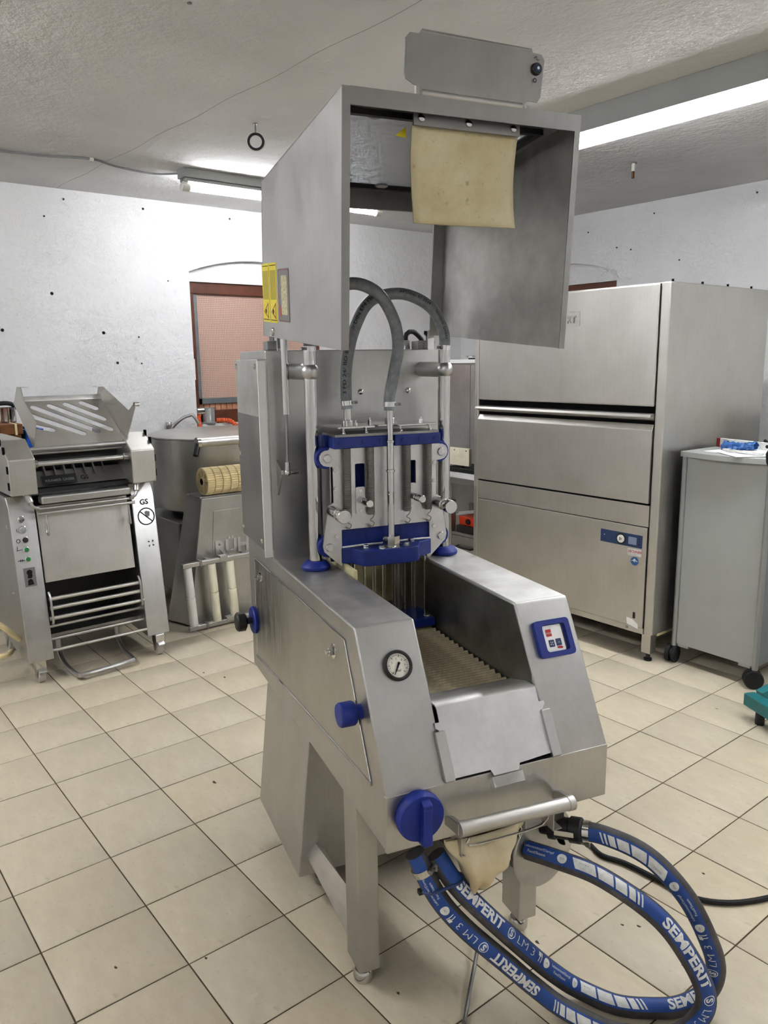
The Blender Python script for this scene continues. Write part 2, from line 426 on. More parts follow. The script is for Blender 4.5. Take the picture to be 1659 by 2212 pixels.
m_ = MB(); m_.box(X0, X1, Y0-.1, Y0, 0, H); struct(m_.build('wall_front', 'plaster'))
m_ = MB(); m_.box(X1, X1+.1, Y0, Y1, 0, H); struct(m_.build('wall_right', 'plaster'))
m_ = MB(); m_.box(X0-.3, X1+.1, Y0-.1, Y1+.3, H, H+.12); ceil = struct(m_.build('ceiling', 'ceiling_plaster'))
# hairline joint of the ceiling boards and small bolts / drill holes
for p in ([(-1.75, 1.02), (-.6, 1.06), (.5, 1.1), (1.6, 1.14), (3.2, 1.2)],):
    m_ = MB(); m_.tube([(x, y, H) for x, y in catmull([(x, y, 0) for x, y in p], .2) for x, y in [(x, y)]] if False else [(q.x, q.y+.008*math.sin(9*q.x), H+.0006) for q in catmull([(x, y, 0) for x, y in p], .1)], .0015, 5)
    m_.build('joint_line', 'label_grey', ceil)
for k, (y, z) in enumerate(((1.06, 2.686), (0.925, 2.565), (1.608, 2.681), (2.291, 2.678), (0.93, 2.071), (0.597, 1.826), (1.258, 1.816), (1.762, 2.194), (1.511, 1.789), (1.341, 1.607), (1.518, 1.601))):
    r = (.006, .005, .007, .006, .009, .009, .009, .004, .005, .008, .005)[k]
    m_ = MB(); m_.lathe([(r*1.25, 0), (r*1.1, .003), (r*.8, .002), (r*.6, -.006)], (X0, y, z), (1, 0, 0), 9); m_.build('wall_plug', 'black' if r < .01 else 'label_grey', wall_l)
for (x, z) in ((-.28, 2.6), (.32, 2.66), (1.1, 2.68), (.0, 2.45), (.13, 2.42), (.55, 2.3)):
    m_ = MB(); m_.cyl((x, Y1-.004, z), (x, Y1+.01, z), .006, n=10); m_.build('wall_plug', 'black', wall_b)
for (x, y) in ((.9, -.1), (.95, .05), (1.3, .55), (2.3, .3), (1.2, 1.9)):
    m_ = MB(); m_.cyl((x, y, H-.003), (x, y, H+.01), .008, n=10); m_.build('ceiling_plug', 'label_grey', ceil)

def window(name, a0, a1, to3):
    root = thing(name, '', 'window'); del root['category']; del root['label']; root['kind'] = 'structure'
    d = .07; zt = 2.205
    def bx(nm, mat, p0, p1, z0, z1, d0, d1, bev=.004):
        m_ = MB(); c = [to3(p, z, q) for z in (z0, z1) for q in (d0, d1) for p in (p0, p1)]
        xs, ys, zs = zip(*c); m_.box(min(xs), max(xs), min(ys), max(ys), min(zs), max(zs)); return m_.build(nm, mat, root, bev)
    bx('head_panel', 'plaster', a0-.02, a1+.02, zt, SPR+RISE+.03, d-.02, d+.1, 0)
    bx('frame_rail', 'window_wood', a0-.01, a1+.01, zt-.085, zt, d, d+.07)
    bx('frame_rail', 'window_wood', a0-.01, a1+.01, SILL-.03, SILL+.1, d, d+.07)
    mid = a0+.80 if a0 > 0 else (a0+a1)/2
    for p in (a0-.01, mid-.04, a1-.06): bx('frame_post', 'window_wood', p, p+.07, SILL, zt-.085, d, d+.07)
    for k in range(2):
        p0 = a0+.06 if k == 0 else mid+.03; p1 = mid-.04 if k == 0 else a1-.06
        z0, z1 = SILL+.15, zt-.085
        bx('screen_rail', 'screen_frame', p0, p1, z0, z0+.045, d+.02, d+.04, .002)
        for q in (p0, p1-.035): bx('screen_stile', 'screen_frame', q, q+.035, z0, z1, d+.02, d+.04, .002)
        bx('fly_screen', 'fly_screen', p0+.035, p1-.035, z0+.045, z1, d+.03, d+.034, 0)
        n_ = 14
        for i in range(n_):
            w_ = (p1-p0)/n_; bx('brick', 'terracotta', p0+i*w_+.003, p0+(i+1)*w_-.003, SILL+.1, z0, d+.035, d+.06, 0)
    bx('outside_panel', 'terracotta', a0-.02, a1+.02, SILL-.03, SPR+RISE+.03, d+.1, d+.13, 0)
    h = bx('window_handle', 'white_plastic', a0+.008, a0+.028, 1.47, 1.63, d-.03, d-.002)
    return root
window('window_1', *W1, lambda a, z, d: (X0-d, a, z))
window('window_2', *W2, lambda a, z, d: (a, Y1+d, z))

# ------------------------------------------------------------------ lamps
def ceiling_lamp(label, axis, a0, a1, c, tubes, wide, group='ceiling lamps', tube='tube_light'):
    """batten lamp hung under the ceiling; axis 'x' or 'y', running from a0 to a1 at cross position c"""
    if axis == 'y':
        P3 = lambda a, b, z: (c+b, a, z); loc = (c, (a0+a1)/2, H)
    else:
        P3 = lambda a, b, z: (a, c+b, z); loc = ((a0+a1)/2, c, H)
    L = thing('ceiling_lamp', label, 'lamp', loc, group=group, world=True)
    def bx(nm, mat, p0, p1, q0, q1, z0, z1, bev=.003):
        m_ = MB(); A, B = P3(p0, q0, z0), P3(p1, q1, z1); m_.box(A[0], B[0], A[1], B[1], z0, z1); return m_.build(nm, mat, L, bev)
    bx('batten', 'lamp_body', a0, a1, -wide/2, wide/2, H-.055, H-.001)
    bx('reflector', 'lamp_body', a0+.01, a1-.01, -wide/2+.01, wide/2-.01, H-.075, H-.056)
    for q in tubes:
        m_ = MB(); m_.cyl(P3(a0+.05, q, H-.105), P3(a1-.05, q, H-.105), .019, n=16); m_.build('light_tube', tube, L)
        for a, b in ((a0+.0, a0+.05), (a1-.05, a1)):
            m_ = MB(); m_.cyl(P3(a, q, H-.105), P3(b, q, H-.105), .024, n=16); m_.build('end_cap', 'lamp_end', L)
            bx('socket', 'lamp_end', a+.01, b-.01, q-.012, q+.012, H-.1, H-.06)
    return L, P3, bx
ceiling_lamp('lit fluorescent batten lamp on the ceiling before the wall with the curtainless screened window', 'y', 1.455, 2.99, -.78, (0.,), .1, tube='tube_light_dim')
L, P3, bx = ceiling_lamp('long lit twin-tube ceiling lamp above the grey rolling cabinet', 'x', .85, 4.9, 2.60, (-.035, .045), .2, tube='tube_light_worn')
for k in range(17):
    a = 1.0+k*.22
    m_ = MB(); m_.tube([P3(a, .06, H-.08), P3(a, .078, H-.105), P3(a, .062, H-.128), P3(a, .045, H-.13)], .004, 6); m_.build('tube_clip', 'lamp_end', L)
m_ = MB(); m_.prism([(2.60-.106, H-.001), (2.60-.106, H-.05), (2.60-.090, H-.098), (2.60-.086, H-.098), (2.60-.102, H-.05), (2.60-.102, H-.001)], 'x', .86, 4.89); m_.build('reflector_wing', 'lamp_body', L)
m_ = MB(); m_.box(.86, 4.89, 2.60+.085, 2.60+.089, H-.122, H-.10); m_.build('side_rail', 'lamp_body', L)
ceiling_lamp('added unseen fill lamp on the ceiling behind the camera', 'x', 3.2, 4.7, -1.6, (0.,), .12, tube='tube_light_weak')  # added lamp, brightens the right wall and front floor
ceiling_lamp('added unseen fill lamp on the ceiling left of the camera', 'x', -.3, 1.25, -1.3, (0.,), .12)  # added lamp, fills the left floor and the hood flank
# cable on the ceiling, its clip, a pipe ring and a threaded stud
pts = [(-.93, .3, H-.01), (-.93, .485, H-.012), (-.906, .72, H-.01), (-.845, .945, H-.006), (-.90, 1.105, H-.014), (-.955, 1.357, H-.012), (-.86, 1.50, H-.01), (-.84, 1.6, H-.007), (-.84, 2.3, H-.007)]
m_ = MB(); m_.tube(catmull([Vector(pts[0])+Vector((.02, -2.8, 0))]+pts, .04), .006, 8)
cb = tag(m_.build('ceiling_cable', 'rubber_grey'), 'thin grey electric cable run along the ceiling to the lamp', 'cable')
m_ = MB(); m_.box(-.858, -.832, .935, .957, H-.022, H); m_.build('cable_clip', 'lamp_end', cb, .003)
rg = thing('pipe_ring', 'black rubber-lined pipe ring hanging from a short rod in the ceiling', 'pipe hanger', (.275, 1.37, H), world=True)
m_ = MB(); m_.cyl((.275, 1.37, H-.05), (.275, 1.37, H), .004, n=10); m_.cyl((.275, 1.37, H-.006), (.275, 1.37, H), .012, n=12); m_.build('rod', 'label_grey', rg)
m_ = MB(); dv = Vector((.55, .83, 0)).normalized()
m_.tube([Vector((.275, 1.37, H-.085))+dv*.036*math.cos(a*math.pi/14)+Vector((0, 0, .036*math.sin(a*math.pi/14))) for a in range(28)], .0065, 8, True); m_.build('ring', 'rubber', rg)
m_ = MB(); m_.tube([Vector((.275, 1.37, H-.085))+dv*.044*math.cos(a*math.pi/14)+Vector((0, 0, .044*math.sin(a*math.pi/14))) for a in range(28)], .003, 6, True); m_.build('clamp_band', 'lamp_end', rg)
sd = thing('ceiling_stud', 'short rusty threaded stud sticking down from the ceiling above the dishwasher', 'stud', (.91, 3.597, H), world=True)
m_ = MB(); m_.cyl((.91, 3.597, H-.09), (.91, 3.597, H), .009, n=10); m_.build('shaft', 'wood_brown', sd)
m_ = MB(); m_.cyl((.91, 3.597, H-.05), (.91, 3.597, H-.004), .0105, n=12); m_.build('sleeve', 'lamp_end', sd)
m_ = MB(); m_.cyl((.91, 3.597, H-.006), (.91, 3.597, H), .022, n=16); m_.build('flange', 'label_grey', sd)

# ================================================================== brine injector (x = width, y = depth to the rear, z up)
MO, MA = (2.43458, .31005, 0), 74.4
INJ = thing('brine_injector', 'stainless steel brine injector with open hood and blue needle head', 'food machine', MO, MA)
UW = .597; UL, UR = .156, .436
VL, ZL = -.232, .657; VR, ZR = -.049, .988; ZB = .518
# side housings
for a0, a1 in ((0, UL), (UR, UW)):
    m_ = MB(); m_.prism([(VL, ZB), (1., ZB), (1., ZR), (VR, ZR), (VL, ZL)], 'x', a0, a1); m_.build('side_housing', 'steel', INJ, .006, 3)
m_ = MB(); m_.prism([(VL-.0015, ZB-.001), (VL+.012, ZB-.001), (VL+.012, ZL-.002), (VL-.0015, ZL-.001)], 'x', -.0012, UW+.0012); m_.build('front_apron', 'steel', INJ, .003)
m_ = MB(); m_.box(UL, UR, -.16, 1., ZB, .70); m_.build('trough_floor', 'steel_dark', INJ)
m_ = MB(); m_.box(UL, UR, .72, 1., .70, ZR); m_.build('trough_end', 'steel_dark', INJ)
for a in (UL-.0005, UR+.0005):   # inner trough liners, tarnished and darkened for the dark trough they reflect
    m_ = MB(); m_.prism([(-.135, .79), (.70, .76), (.70, ZR-.006), (-.045, ZR-.006), (-.135, .828)], 'x', a-.001, a+.001); m_.build('trough_liner', 'steel_tarnished_shade', INJ)
for a0, a1 in ((0, UL), (UR, UW)):
    m_ = MB(); m_.plate(rrect(a0+.006, a1-.006, VR+.004, .66, .004, 3), XY(ZR-.0005), .001); m_.build('top_sheet', 'steel_worn', INJ)
# cream guide plates in the trough
m_ = MB(); m_.box(UL+.004, UL+.012, .36, .70, .80, 1.005); m_.build('guide_plate', 'cream_plate', INJ)
m_ = MB(); m_.box(UL+.012, UR-.01, .66, .672, .80, 1.0); m_.build('rear_flap', 'curtain', INJ)
# side service panel and its bolts
m_ = MB(); m_.plate([(.903, .935), (.926, .58), (-.146, .65), (.0114, .939)], YZ(-.003), .003); pn = m_.build('side_panel', 'steel_stained', INJ, .0015)
m_ = MB(); m_.tube([(-.002, .94, .571), (-.002, -.152, .645)], .0035, 8); m_.build('panel_ledge', 'steel_polished', INJ)
for pa_, pb_ in (((.903, .935), (.0114, .939)), ((.0114, .939), (-.146, .65)), ((.903, .935), (.926, .58))):
    m_ = MB(); m_.tube([(-.0022, *pa_), (-.0022, *pb_)], .0018, 6); m_.build('edge_highlight', 'steel_polished', pn)  # thin polished tubes added as bright highlights along the panel outline
for v, z in ((.82, .887), (.0855, .8845)):
    m_ = MB(); m_.lathe([(.019, 0), (.019, .003), (.012, .0035)], (-.003, v, z), (-1, 0, 0), 20); m_.cyl((-.0065, v, z), (-.017, v, z), .0115, n=6); m_.lathe([(.0065, 0), (.006, .008), (.0, .009)], (-.017, v, z), (-1, 0, 0), 12)
    m_.build('panel_bolt', 'chrome', INJ)
# pedestal
m_ = MB(); m_.hexa([(-.05, .328, .1), (.64, .328, .1), (.64, .79, .1), (-.05, .79, .1), (0.0, .341, ZB+.002), (.597, .341, ZB+.002), (.597, .81, ZB+.002), (0.0, .81, ZB+.002)]); m_.build('pedestal', 'steel', INJ, .004)
for u in (.06, .53):
    for v in (.42, .7):
        m_ = MB(); m_.lathe([(.03, 0), (.03, .02), (.012, .025), (.012, .11)], (u, v, 0), (0, 0, 1), 18); m_.build('foot', 'steel_dark', INJ)
# front legs
for a0, fu in ((0.0, .027), (.478, .504)):
    m_ = MB(); m_.box(a0, a0+.057, -.038, .052, .05, ZB+.004); lg = m_.build('leg', 'steel', INJ, .003)
    m_ = MB(); m_.lathe([(.026, 0), (.027, .006), (.027, .022), (.022, .03), (.009, .032), (.009, .06)], (fu, .004, 0), (0, 0, 1), 24); m_.build('foot', 'steel_polished', lg)
# angle brace from pedestal to leg
m_ = MB()
A = [Vector((-.022, .335, .168)), Vector((.007, .335, .196)), Vector((.034, .335, .170))]
B = [Vector((.001, .04, .105)), Vector((.028, .04, .205)), Vector((.056, .04, .125))]
dn = Vector((0, 0, -.004))
m_.add([*A, *[p+dn for p in A], *B, *[p+dn for p in B]], [(0, 1, 7, 6), (1, 2, 8, 7), (3, 9, 10, 4), (4, 10, 11, 5), (0, 3, 4, 1), (1, 4, 5, 2), (6, 7, 10, 9), (7, 8, 11, 10), (0, 6, 9, 3), (2, 5, 11, 8)])
m_.build('brace', 'alu', INJ)
# front slope: local frame along the slope
SV = Vector((0, VR-VL, ZR-ZL)); SLEN = SV.length; SD = SV/SLEN; SN = Vector((0, -SD.z, SD.y))
def slope(u, s, d=0.): return Vector((u, VL, ZL))+Vector((u*0, 0, 0))+SD*s+SN*d
def on_slope(z): return (z-ZL)/SD.z
SP = lambda a, b, d: tuple(slope(a, b, d))
# front flap with guides
m_ = MB(); s0, s1, s2 = .004, on_slope(.772), on_slope(.802)
m_.plate([(UL+.005, s0), (.262, s0), (.268, s0-.014), (.335, s0-.014), (.341, s0), (UR-.0, s0+.006), (UR-.0, s1-.02), (UR+.01, s1-.008), (UR+.01, s1), (UR-.004, s1), (UR-.004, s2), (UL+.004, s2), (UL+.004, s1), (UL-.008, s1), (UL-.008, s1-.012), (UL+.005, s1-.024)], lambda a, b, d: SP(a, b, .002+d), .004)
flap = m_.build('front_flap', 'alu', INJ)
m_ = MB(); e0 = slope(0, s2, .006)
path = [(e0.y, e0.z), (e0.y+.006, e0.z+.003), (-.115, .806), (-.042, .784)]
m_.prism(path+[(y, z-.004) for y, z in path[::-1]], 'x', UL+.003, UR-.003); m_.build('flap_sill', 'steel_worn', flap)
m_ = MB(); p = slope(.30, -.012, .004); m_.hexa([(.262, p.y, p.z-.003), (.262, p.y-.014, p.z-.021), (.345, p.y-.014, p.z-.021), (.345, p.y, p.z-.003), (.262, p.y, p.z), (.27, p.y-.016, p.z-.019), (.338, p.y-.016, p.z-.019), (.345, p.y, p.z)]); m_.build('flap_lip', 'steel', flap, .001)
for a0, a1 in ((UL-.014, UL+.012), (UR-.006, UR+.02)):
    m_ = MB(); sa, sb = -.002, on_slope(.755); m_.plate([(a0, sa), (a1, sa), (a1, sb), (a0, sb)], lambda a, b, d: SP(a, b, d), .012); m_.build('flap_guide', 'steel', INJ, .004, 3)
# pressure gauge
gs = on_slope(.898); gc = slope(.088, gs); ga = gs
m_ = MB(); m_.lathe([(.036, 0), (.036, .008), (.033, .012), (.029, .012), (.028, .004)], gc, SN, 40); gg = m_.build('pressure_gauge', 'black', INJ, label='round white pressure gauge with a black rim')
m_ = MB(); m_.lathe([(.029, .0045), (.029, .0055)], gc, SN, 40); m_.build('dial_face', 'dial_face', gg)
for k in range(28):
    a = R(225-270*k/27); big = k % 5 == 0; r0, r1 = (.0195 if big else .0225), .0255
    w = .0007 if big else .0004; c, s_ = math.cos(a), math.sin(a)
    m_ = MB(); m_.plate([(.088+c*r0-s_*w, ga+s_*r0+c*w), (.088+c*r0+s_*w, ga+s_*r0-c*w), (.088+c*r1+s_*w, ga+s_*r1-c*w), (.088+c*r1-s_*w, ga+s_*r1+c*w)], lambda a_, b_, d: SP(a_, b_, .0056+d), .0003); m_.build('tick', 'print_black', gg)
a = R(238); c, s_ = math.cos(a), math.sin(a); w = .0014
m_ = MB(); m_.plate([(.088-c*.008-s_*.003, ga-s_*.008+c*.003), (.088-c*.008+s_*.003, ga-s_*.008-c*.003), (.088+s_*.0022, ga-c*.0022), (.088+c*.024+s_*.0006, ga+s_*.024-c*.0006), (.088+c*.024-s_*.0006, ga+s_*.024+c*.0006), (.088-s_*.0022, ga+c*.0022)], lambda a_, b_, d: SP(a_, b_, .007+d), .0012); m_.build('gauge_needle', 'print_black', gg)
lettering('bar', .0085, 'print_black', gg, slope(.083, ga-.014, .0058), (1, 0, 0), SD)
for tx, (du, ds) in {'0': (-.016, -.016), '1': (-.021, -.004), '2': (-.014, .008), '3': (-.002, .015), '4': (.011, .011), '5': (.017, -.001), '6': (.013, -.015)}.items():
    lettering(tx, .0065, 'print_black', gg, slope(.0865+du, ga-.002+ds, .0058), (1, 0, 0), SD)
# keypad
ks = on_slope(.898); ku = .520; kw, kh = .052, .047
m_ = MB(); m_.plate(rrect(ku-kw, ku+kw, ks-kh, ks+kh, .010), lambda a, b, d: SP(a, b, d), .014, [rrect(ku-.031, ku+.037, ks-.034, ks+.034, .008)]); kp = m_.build('keypad_frame', 'blue_knob', INJ, .004, 3, label='blue rubber keypad surround')
m_ = MB(); m_.plate(rrect(ku-.028, ku+.028, ks-.034, ks+.033, .004), lambda a, b, d: SP(a, b, .003+d), .004); kpp = m_.build('keypad_panel', 'white_plastic', kp)
m_ = MB(); m_.box(0, 0, 0, 0, 0, 0) if False else None
for nm, mat, du, ds in (('stop_button', 'red', -.012, .014), ('button', 'navy', -.010, -.013), ('button', 'navy', .011, -.012)):
    m_ = MB(); m_.plate(rrect(ku+du-.008, ku+du+.008, ks+ds-.009, ks+ds+.009, .0015, 3), lambda a, b, d: SP(a, b, .007+d), .0008); b_ = m_.build(nm, mat, kp)
lettering('STOP', .0062, 'print_white', kp, slope(ku-.012, ks+.011, .0079), (1, 0, 0), SD, align='CENTER')
for k in range(4):
    a = R(90*k+20); c, s_ = math.cos(a), math.sin(a); cu, cs = ku-.010, ks-.013
    m_ = MB(); m_.plate([(cu+c*.001, cs+s_*.001), (cu+c*.0055-s_*.0005, cs+s_*.0055+c*.0005), (cu+c*.0045-s_*.003, cs+s_*.0045+c*.003)], lambda a_, b_, d: SP(a_, b_, .0079+d), .0003); m_.build('symbol', 'print_white', kp)
m_ = MB(); m_.plate([(ku+.006, ks-.0145), (ku+.010, ks-.010), (ku+.013, ks-.010), (ku+.016, ks-.0145)], lambda a_, b_, d: SP(a_, b_, .0079+d), .0003); m_.build('symbol', 'print_grey', kp)
m_ = MB(); m_.plate([(ku+.004, ks-.027), (ku+.017, ks-.029), (ku+.021, ks-.026), (ku+.018, ks-.023), (ku+.011, ks-.0215), (ku+.003, ks-.023)], lambda a_, b_, d: SP(a_, b_, .0071+d), .0004); m_.build('logo', 'red', kp)
# rotary dial on the apron
dc = Vector((.072, VL, .604))
m_ = MB(); m_.lathe([(.053, 0), (.053, .012), (.056, .014), (.056, .028), (.053, .033), (.0, .033)], dc, (0, -1, 0), 48); dl = m_.build('rotary_dial', 'blue_knob', INJ, label='large blue rotary dial')
m_ = MB(); m_.hexa([(dc.x-.006, VL-.033, dc.z-.062), (dc.x+.02, VL-.033, dc.z-.062), (dc.x+.02, VL-.012, dc.z-.062), (dc.x-.006, VL-.012, dc.z-.062), (dc.x-.004, VL-.052, dc.z+.04), (dc.x+.018, VL-.052, dc.z+.04), (dc.x+.018, VL-.03, dc.z+.046), (dc.x-.004, VL-.03, dc.z+.046)])
m_.build('dial_grip', 'blue_knob', dl, .004, 3)
m_ = MB(); m_.hexa([(dc.x-.006, VL-.052, dc.z-.06), (dc.x+.018, VL-.052, dc.z-.06), (dc.x+.018, VL-.03, dc.z-.06), (dc.x-.006, VL-.03, dc.z-.06), (dc.x-.004, VL-.052, dc.z+.03), (dc.x+.016, VL-.052, dc.z+.03), (dc.x+.016, VL-.03, dc.z+.044), (dc.x-.004, VL-.03, dc.z+.044)]); m_.build('dial_rib', 'blue_knob', dl, .004, 3)
# knobs on the left flank
m_ = MB(); m_.lathe([(.018, 0), (.018, .014), (.026, .017), (.029, .022), (.029, .052), (.026, .056), (.0, .056)], (0, -.088, .797), (-1, 0, 0), 32); m_.build('side_knob', 'blue_knob', INJ, label='blue cylindrical side knob')
kb = Vector((0, .925, .708))
m_ = MB(); m_.lathe([(.046, .002), (.048, .006), (.048, .014), (.044, .018), (.012, .018)], kb, (-1, 0, 0), 32); kn = m_.build('adjusting_knob', 'blue_knob', INJ, label='black star knob on a blue disc')
m_ = MB(); m_.lathe([(.012, .018), (.012, .034), (.024, .038), (.034, .044), (.034, .068), (.028, .074), (.0, .074)], kb, (-1, 0, 0), 14); m_.build('star_grip', 'black', kn)
# handle below the apron
m_ = MB(); m_.cyl((.158, -.297, .578), (.437, -.297, .569), .0165, n=24); hd = m_.build('handle_bar', 'steel_warm', INJ)
for u, z in ((.158, .578), (.437, .569)):
    s_ = -1 if u < .3 else 1
    m_ = MB(); m_.cyl((u-s_*.004, -.297, z), (u+s_*.012, -.297, z), .018, n=24); m_.build('bar_collar', 'steel_warm', hd)
    m_ = MB(); m_.prism([(VL+.002, z-.006), (VL+.002, z-.026), (-.297, z-.016), (-.297, z+.014), (VL-.02, z+.006)], 'x', u+s_*.008-.006, u+s_*.008+.006); m_.build('handle_bracket', 'steel', hd, .002)
# pump under the apron
pc = Vector((.462, -.165, .367)); pa = Vector((.20, -1, .02)).normalized()
m_ = MB(); m_.lathe([(.0, -.002), (.103, -.002), (.105, .0), (.105, .004), (.103, .006), (.0, .006)], pc, pa, 48); pump = m_.build('pump_cover', 'steel_worn', INJ)
prof = []
for k in range(22): prof += [(.086, -.17+k*.0074), (.086, -.17+k*.0074+.004), (.082, -.17+k*.0074+.0045), (.082, -.17+k*.0074+.007)]
m_ = MB(); m_.lathe(prof, pc, pa, 36); m_.build('pump_ribs', 'steel_dark', pump)
m_ = MB(); m_.box(.385, .50, -.20, -.175, .45, ZB); m_.build('pump_bracket', 'steel', pump, .002)
for k in range(2):
    sx = -1 if k else 1
    q = pc+Vector((.048, -.02, .045))
    m_ = MB(); m_.lathe([(.004, 0), (.012, .006), (.012, .010), (.004, .014)], q+Vector((sx*.010, -.012, sx*.014)), Vector((sx, 0, sx*1.2)), 14); m_.build('wing_nut', 'dark_gap', pump)
m_ = MB(); m_.cyl(pc+Vector((.048, -.0, .045)), pc+Vector((.048, -.03, .045)), .006, n=12); m_.build('stud', 'chrome', pump)
m_ = MB(); m_.tube(catmull([(.20, -.25, .515), (.20, -.245, .492), (.30, -.245, .488), (.40, -.245, .492), (.425, -.24, .515)], .02), .003, 8); m_.build('bag_wire', 'steel_polished', INJ)
for u in (.178, .43):
    m_ = MB(); m_.prism([(u, .470), (u+.026, .470), (u+.026, .473), (u+.003, .473), (u+.003, .517), (u, .517)], 'y', -.25, -.20); m_.build('bag_bracket', 'steel', INJ)
# conveyor slats
v = -.045; k = 0; first = None
m_ = MB(); prof = [(0, -.006), (.013, -.006), (.013, .001), (.010, .0085), (.005, .009), (.0, .001)]
m_.prism(prof, 'x', UL+.004, UR-.012); base_slat = m_
while v < .62:
    if first is None: first = m_.build('slat', 'belt', INJ, .0008); o = first
    else: o = dup(first, INJ)
    o.location = ((k % 2)*.007, v, .772+.012*max(0, v)); v += .0146; k += 1
m_ = MB(); m_.box(UL+.01, UR-.01, -.05, .64, .70, .764); m_.build('belt_bed', 'dark_gap', INJ)

# ---------------- tower behind the needle head
VT = .66; ZT = 1.632
m_ = MB(); m_.box(0, .59, VT, 1., ZR-.004, ZT); m_.build('tower', 'steel', INJ, .004, 3)
m_ = MB(); m_.prism([(.645, 1.02), (.935, 1.02), (.935, 1.606), (.645, 1.606)], 'x', -.03, 0.001); sc_ = m_.build('tower_cover', 'steel_worn', INJ, .003)
m_ = MB(); m_.box(-.0295, -.006, .6405, .645, 1.0, 1.600); m_.build('cover_seal', 'paper', sc_)
m_ = MB(); m_.box(-.0308, -.0298, .650, .932, 1.024, 1.435); m_.build('protective_film', 'steel_dark', sc_)
for v, z in ((.92, 1.585), (.665, 1.585), (.92, 1.05), (.665, 1.05), (.92, 1.3)):
    m_ = MB(); m_.lathe([(.009, 0), (.008, .004), (.004, .006), (0, .0065)], (-.03, v, z), (-1, 0, 0), 14); m_.build('rivet', 'steel_polished', sc_)
for u, z in ((.305, 1.501), (.47, 1.501)):
    m_ = MB(); m_.lathe([(.0095, 0), (.0085, .005), (.005, .0075), (0, .008)], (u, VT, z), (0, -1, 0), 16); m_.build('rivet', 'steel_polished', INJ)
# pillars with collars, elbows
for u in (.087, .517):
    m_ = MB(); m_.cyl((u, .495, .99), (u, .495, 1.62), .0185, n=32); pl = m_.build('pillar', 'steel_polished', INJ)
    m_ = MB(); m_.lathe([(.040, 0), (.043, .004), (.043, .010), (.034, .022), (.024, .026), (.019, .026)], (u, .495, ZR), (0, 0, 1), 36); m_.build('pillar_collar', 'blue_knob', pl)
    m_ = MB(); m_.cyl((u, VT, 1.568), (u, .495, 1.568), .0235, n=28); m_.ball((u, .493, 1.568), .0262, 28, 16); m_.build('pillar_elbow', 'steel', pl)
m_ = MB(); m_.box(.531, .548, .55, .565, .99, 1.507); m_.build('rail_cover', 'black', INJ)
# hinges, cable gland
for u in (.046, .55):
    m_ = MB(); m_.box(u-.03, u+.035, .69, .74, ZT, ZT+.028); hg = m_.build('hinge', 'steel_dark', INJ, .002)
    m_ = MB(); m_.box(u-.008, u+.016, .66, .69, ZT-.004, ZT+.06); m_.build('hinge_arm', 'steel_polished', hg, .002)
m_ = MB(); m_.cyl((.50, .74, ZT), (.50, .74, ZT+.012), .016, n=6); m_.cyl((.50, .74, ZT+.012), (.50, .74, ZT+.03), .013, n=16); gl = m_.build('cable_gland', 'steel_dark', INJ)
m_ = MB(); m_.tube(catmull([(.50, .74, ZT+.02), (.503, .74, ZT+.05), (.53, .745, ZT+.058), (.565, .75, ZT+.03), (.58, .76, ZT-.01), (.6, .8, ZT-.08)], .01), .008, 10); m_.build('gland_cable', 'rubber', gl)
# gas spring
m_ = MB(); m_.cyl((.043, .60, 1.70), (.043, .60, 1.443), .0115, n=20); gsp = m_.build('gas_spring', 'steel_polished', INJ)
m_ = MB(); m_.cyl((.043, .60, 1.45), (.041, .60, 1.285), .0045, n=14); m_.build('spring_rod', 'steel_dark', gsp)
m_ = MB(); m_.cyl((.041, .60, 1.30), (.041, .60, 1.268), .009, n=14); m_.ball((.041, .60, 1.268), .011, 14, 8); m_.cyl((.041, .60, 1.268), (.075, .60, 1.268), .007, n=12); m_.build('ball_joint', 'steel_polished', gsp)
m_ = MB(); m_.prism([(.66, 1.30), (.66, 1.19), (.605, 1.262), (.605, 1.275)], 'x', .022, .028); m_.build('spring_bracket', 'alu', gsp)

# ---------------- needle head (carriage)
VP = .455
outer = [(.134, 1.355), (.134, 1.345)]
# left ear, clockwise in (u, z)
def ear(cu, cz, r, a0, a1, n=8): return circle(cu, cz, r, n, a0, a1)
left = [(.133, 1.36)] + ear(.118, 1.3215, .024, 80, 270) + [(.134, 1.296), (.134, 1.19), (.118, 1.182), (.098, 1.062), (.102, 1.045), (.154, .996), (.168, .996), (.168, 1.018), (.157, 1.020), (.157, 1.107)]
mirror = [(.603-a, b) for a, b in left[::-1]]
slots = [rrect(.203, .2335, 1.15, 1.301, .004, 3), rrect(.3695, .400, 1.15, 1.301, .004, 3)]
m_ = MB(); m_.plate(left+mirror, XZ(VP), .006, slots); cp = m_.build('carriage_plate', 'alu', INJ)
m_ = MB(); m_.box(.14, .463, VP+.05, VP+.06, 1.0, 1.37); m_.build('carriage_back', 'blue', INJ)
for u in (.128, .475):
    m_ = MB(); m_.prism([(VP+.006, 1.34), (VP+.08, 1.34), (VP+.08, 1.0), (VP+.006, 1.03)], 'x', u-.002, u+.002); m_.build('carriage_cheek', 'steel_dark', INJ)
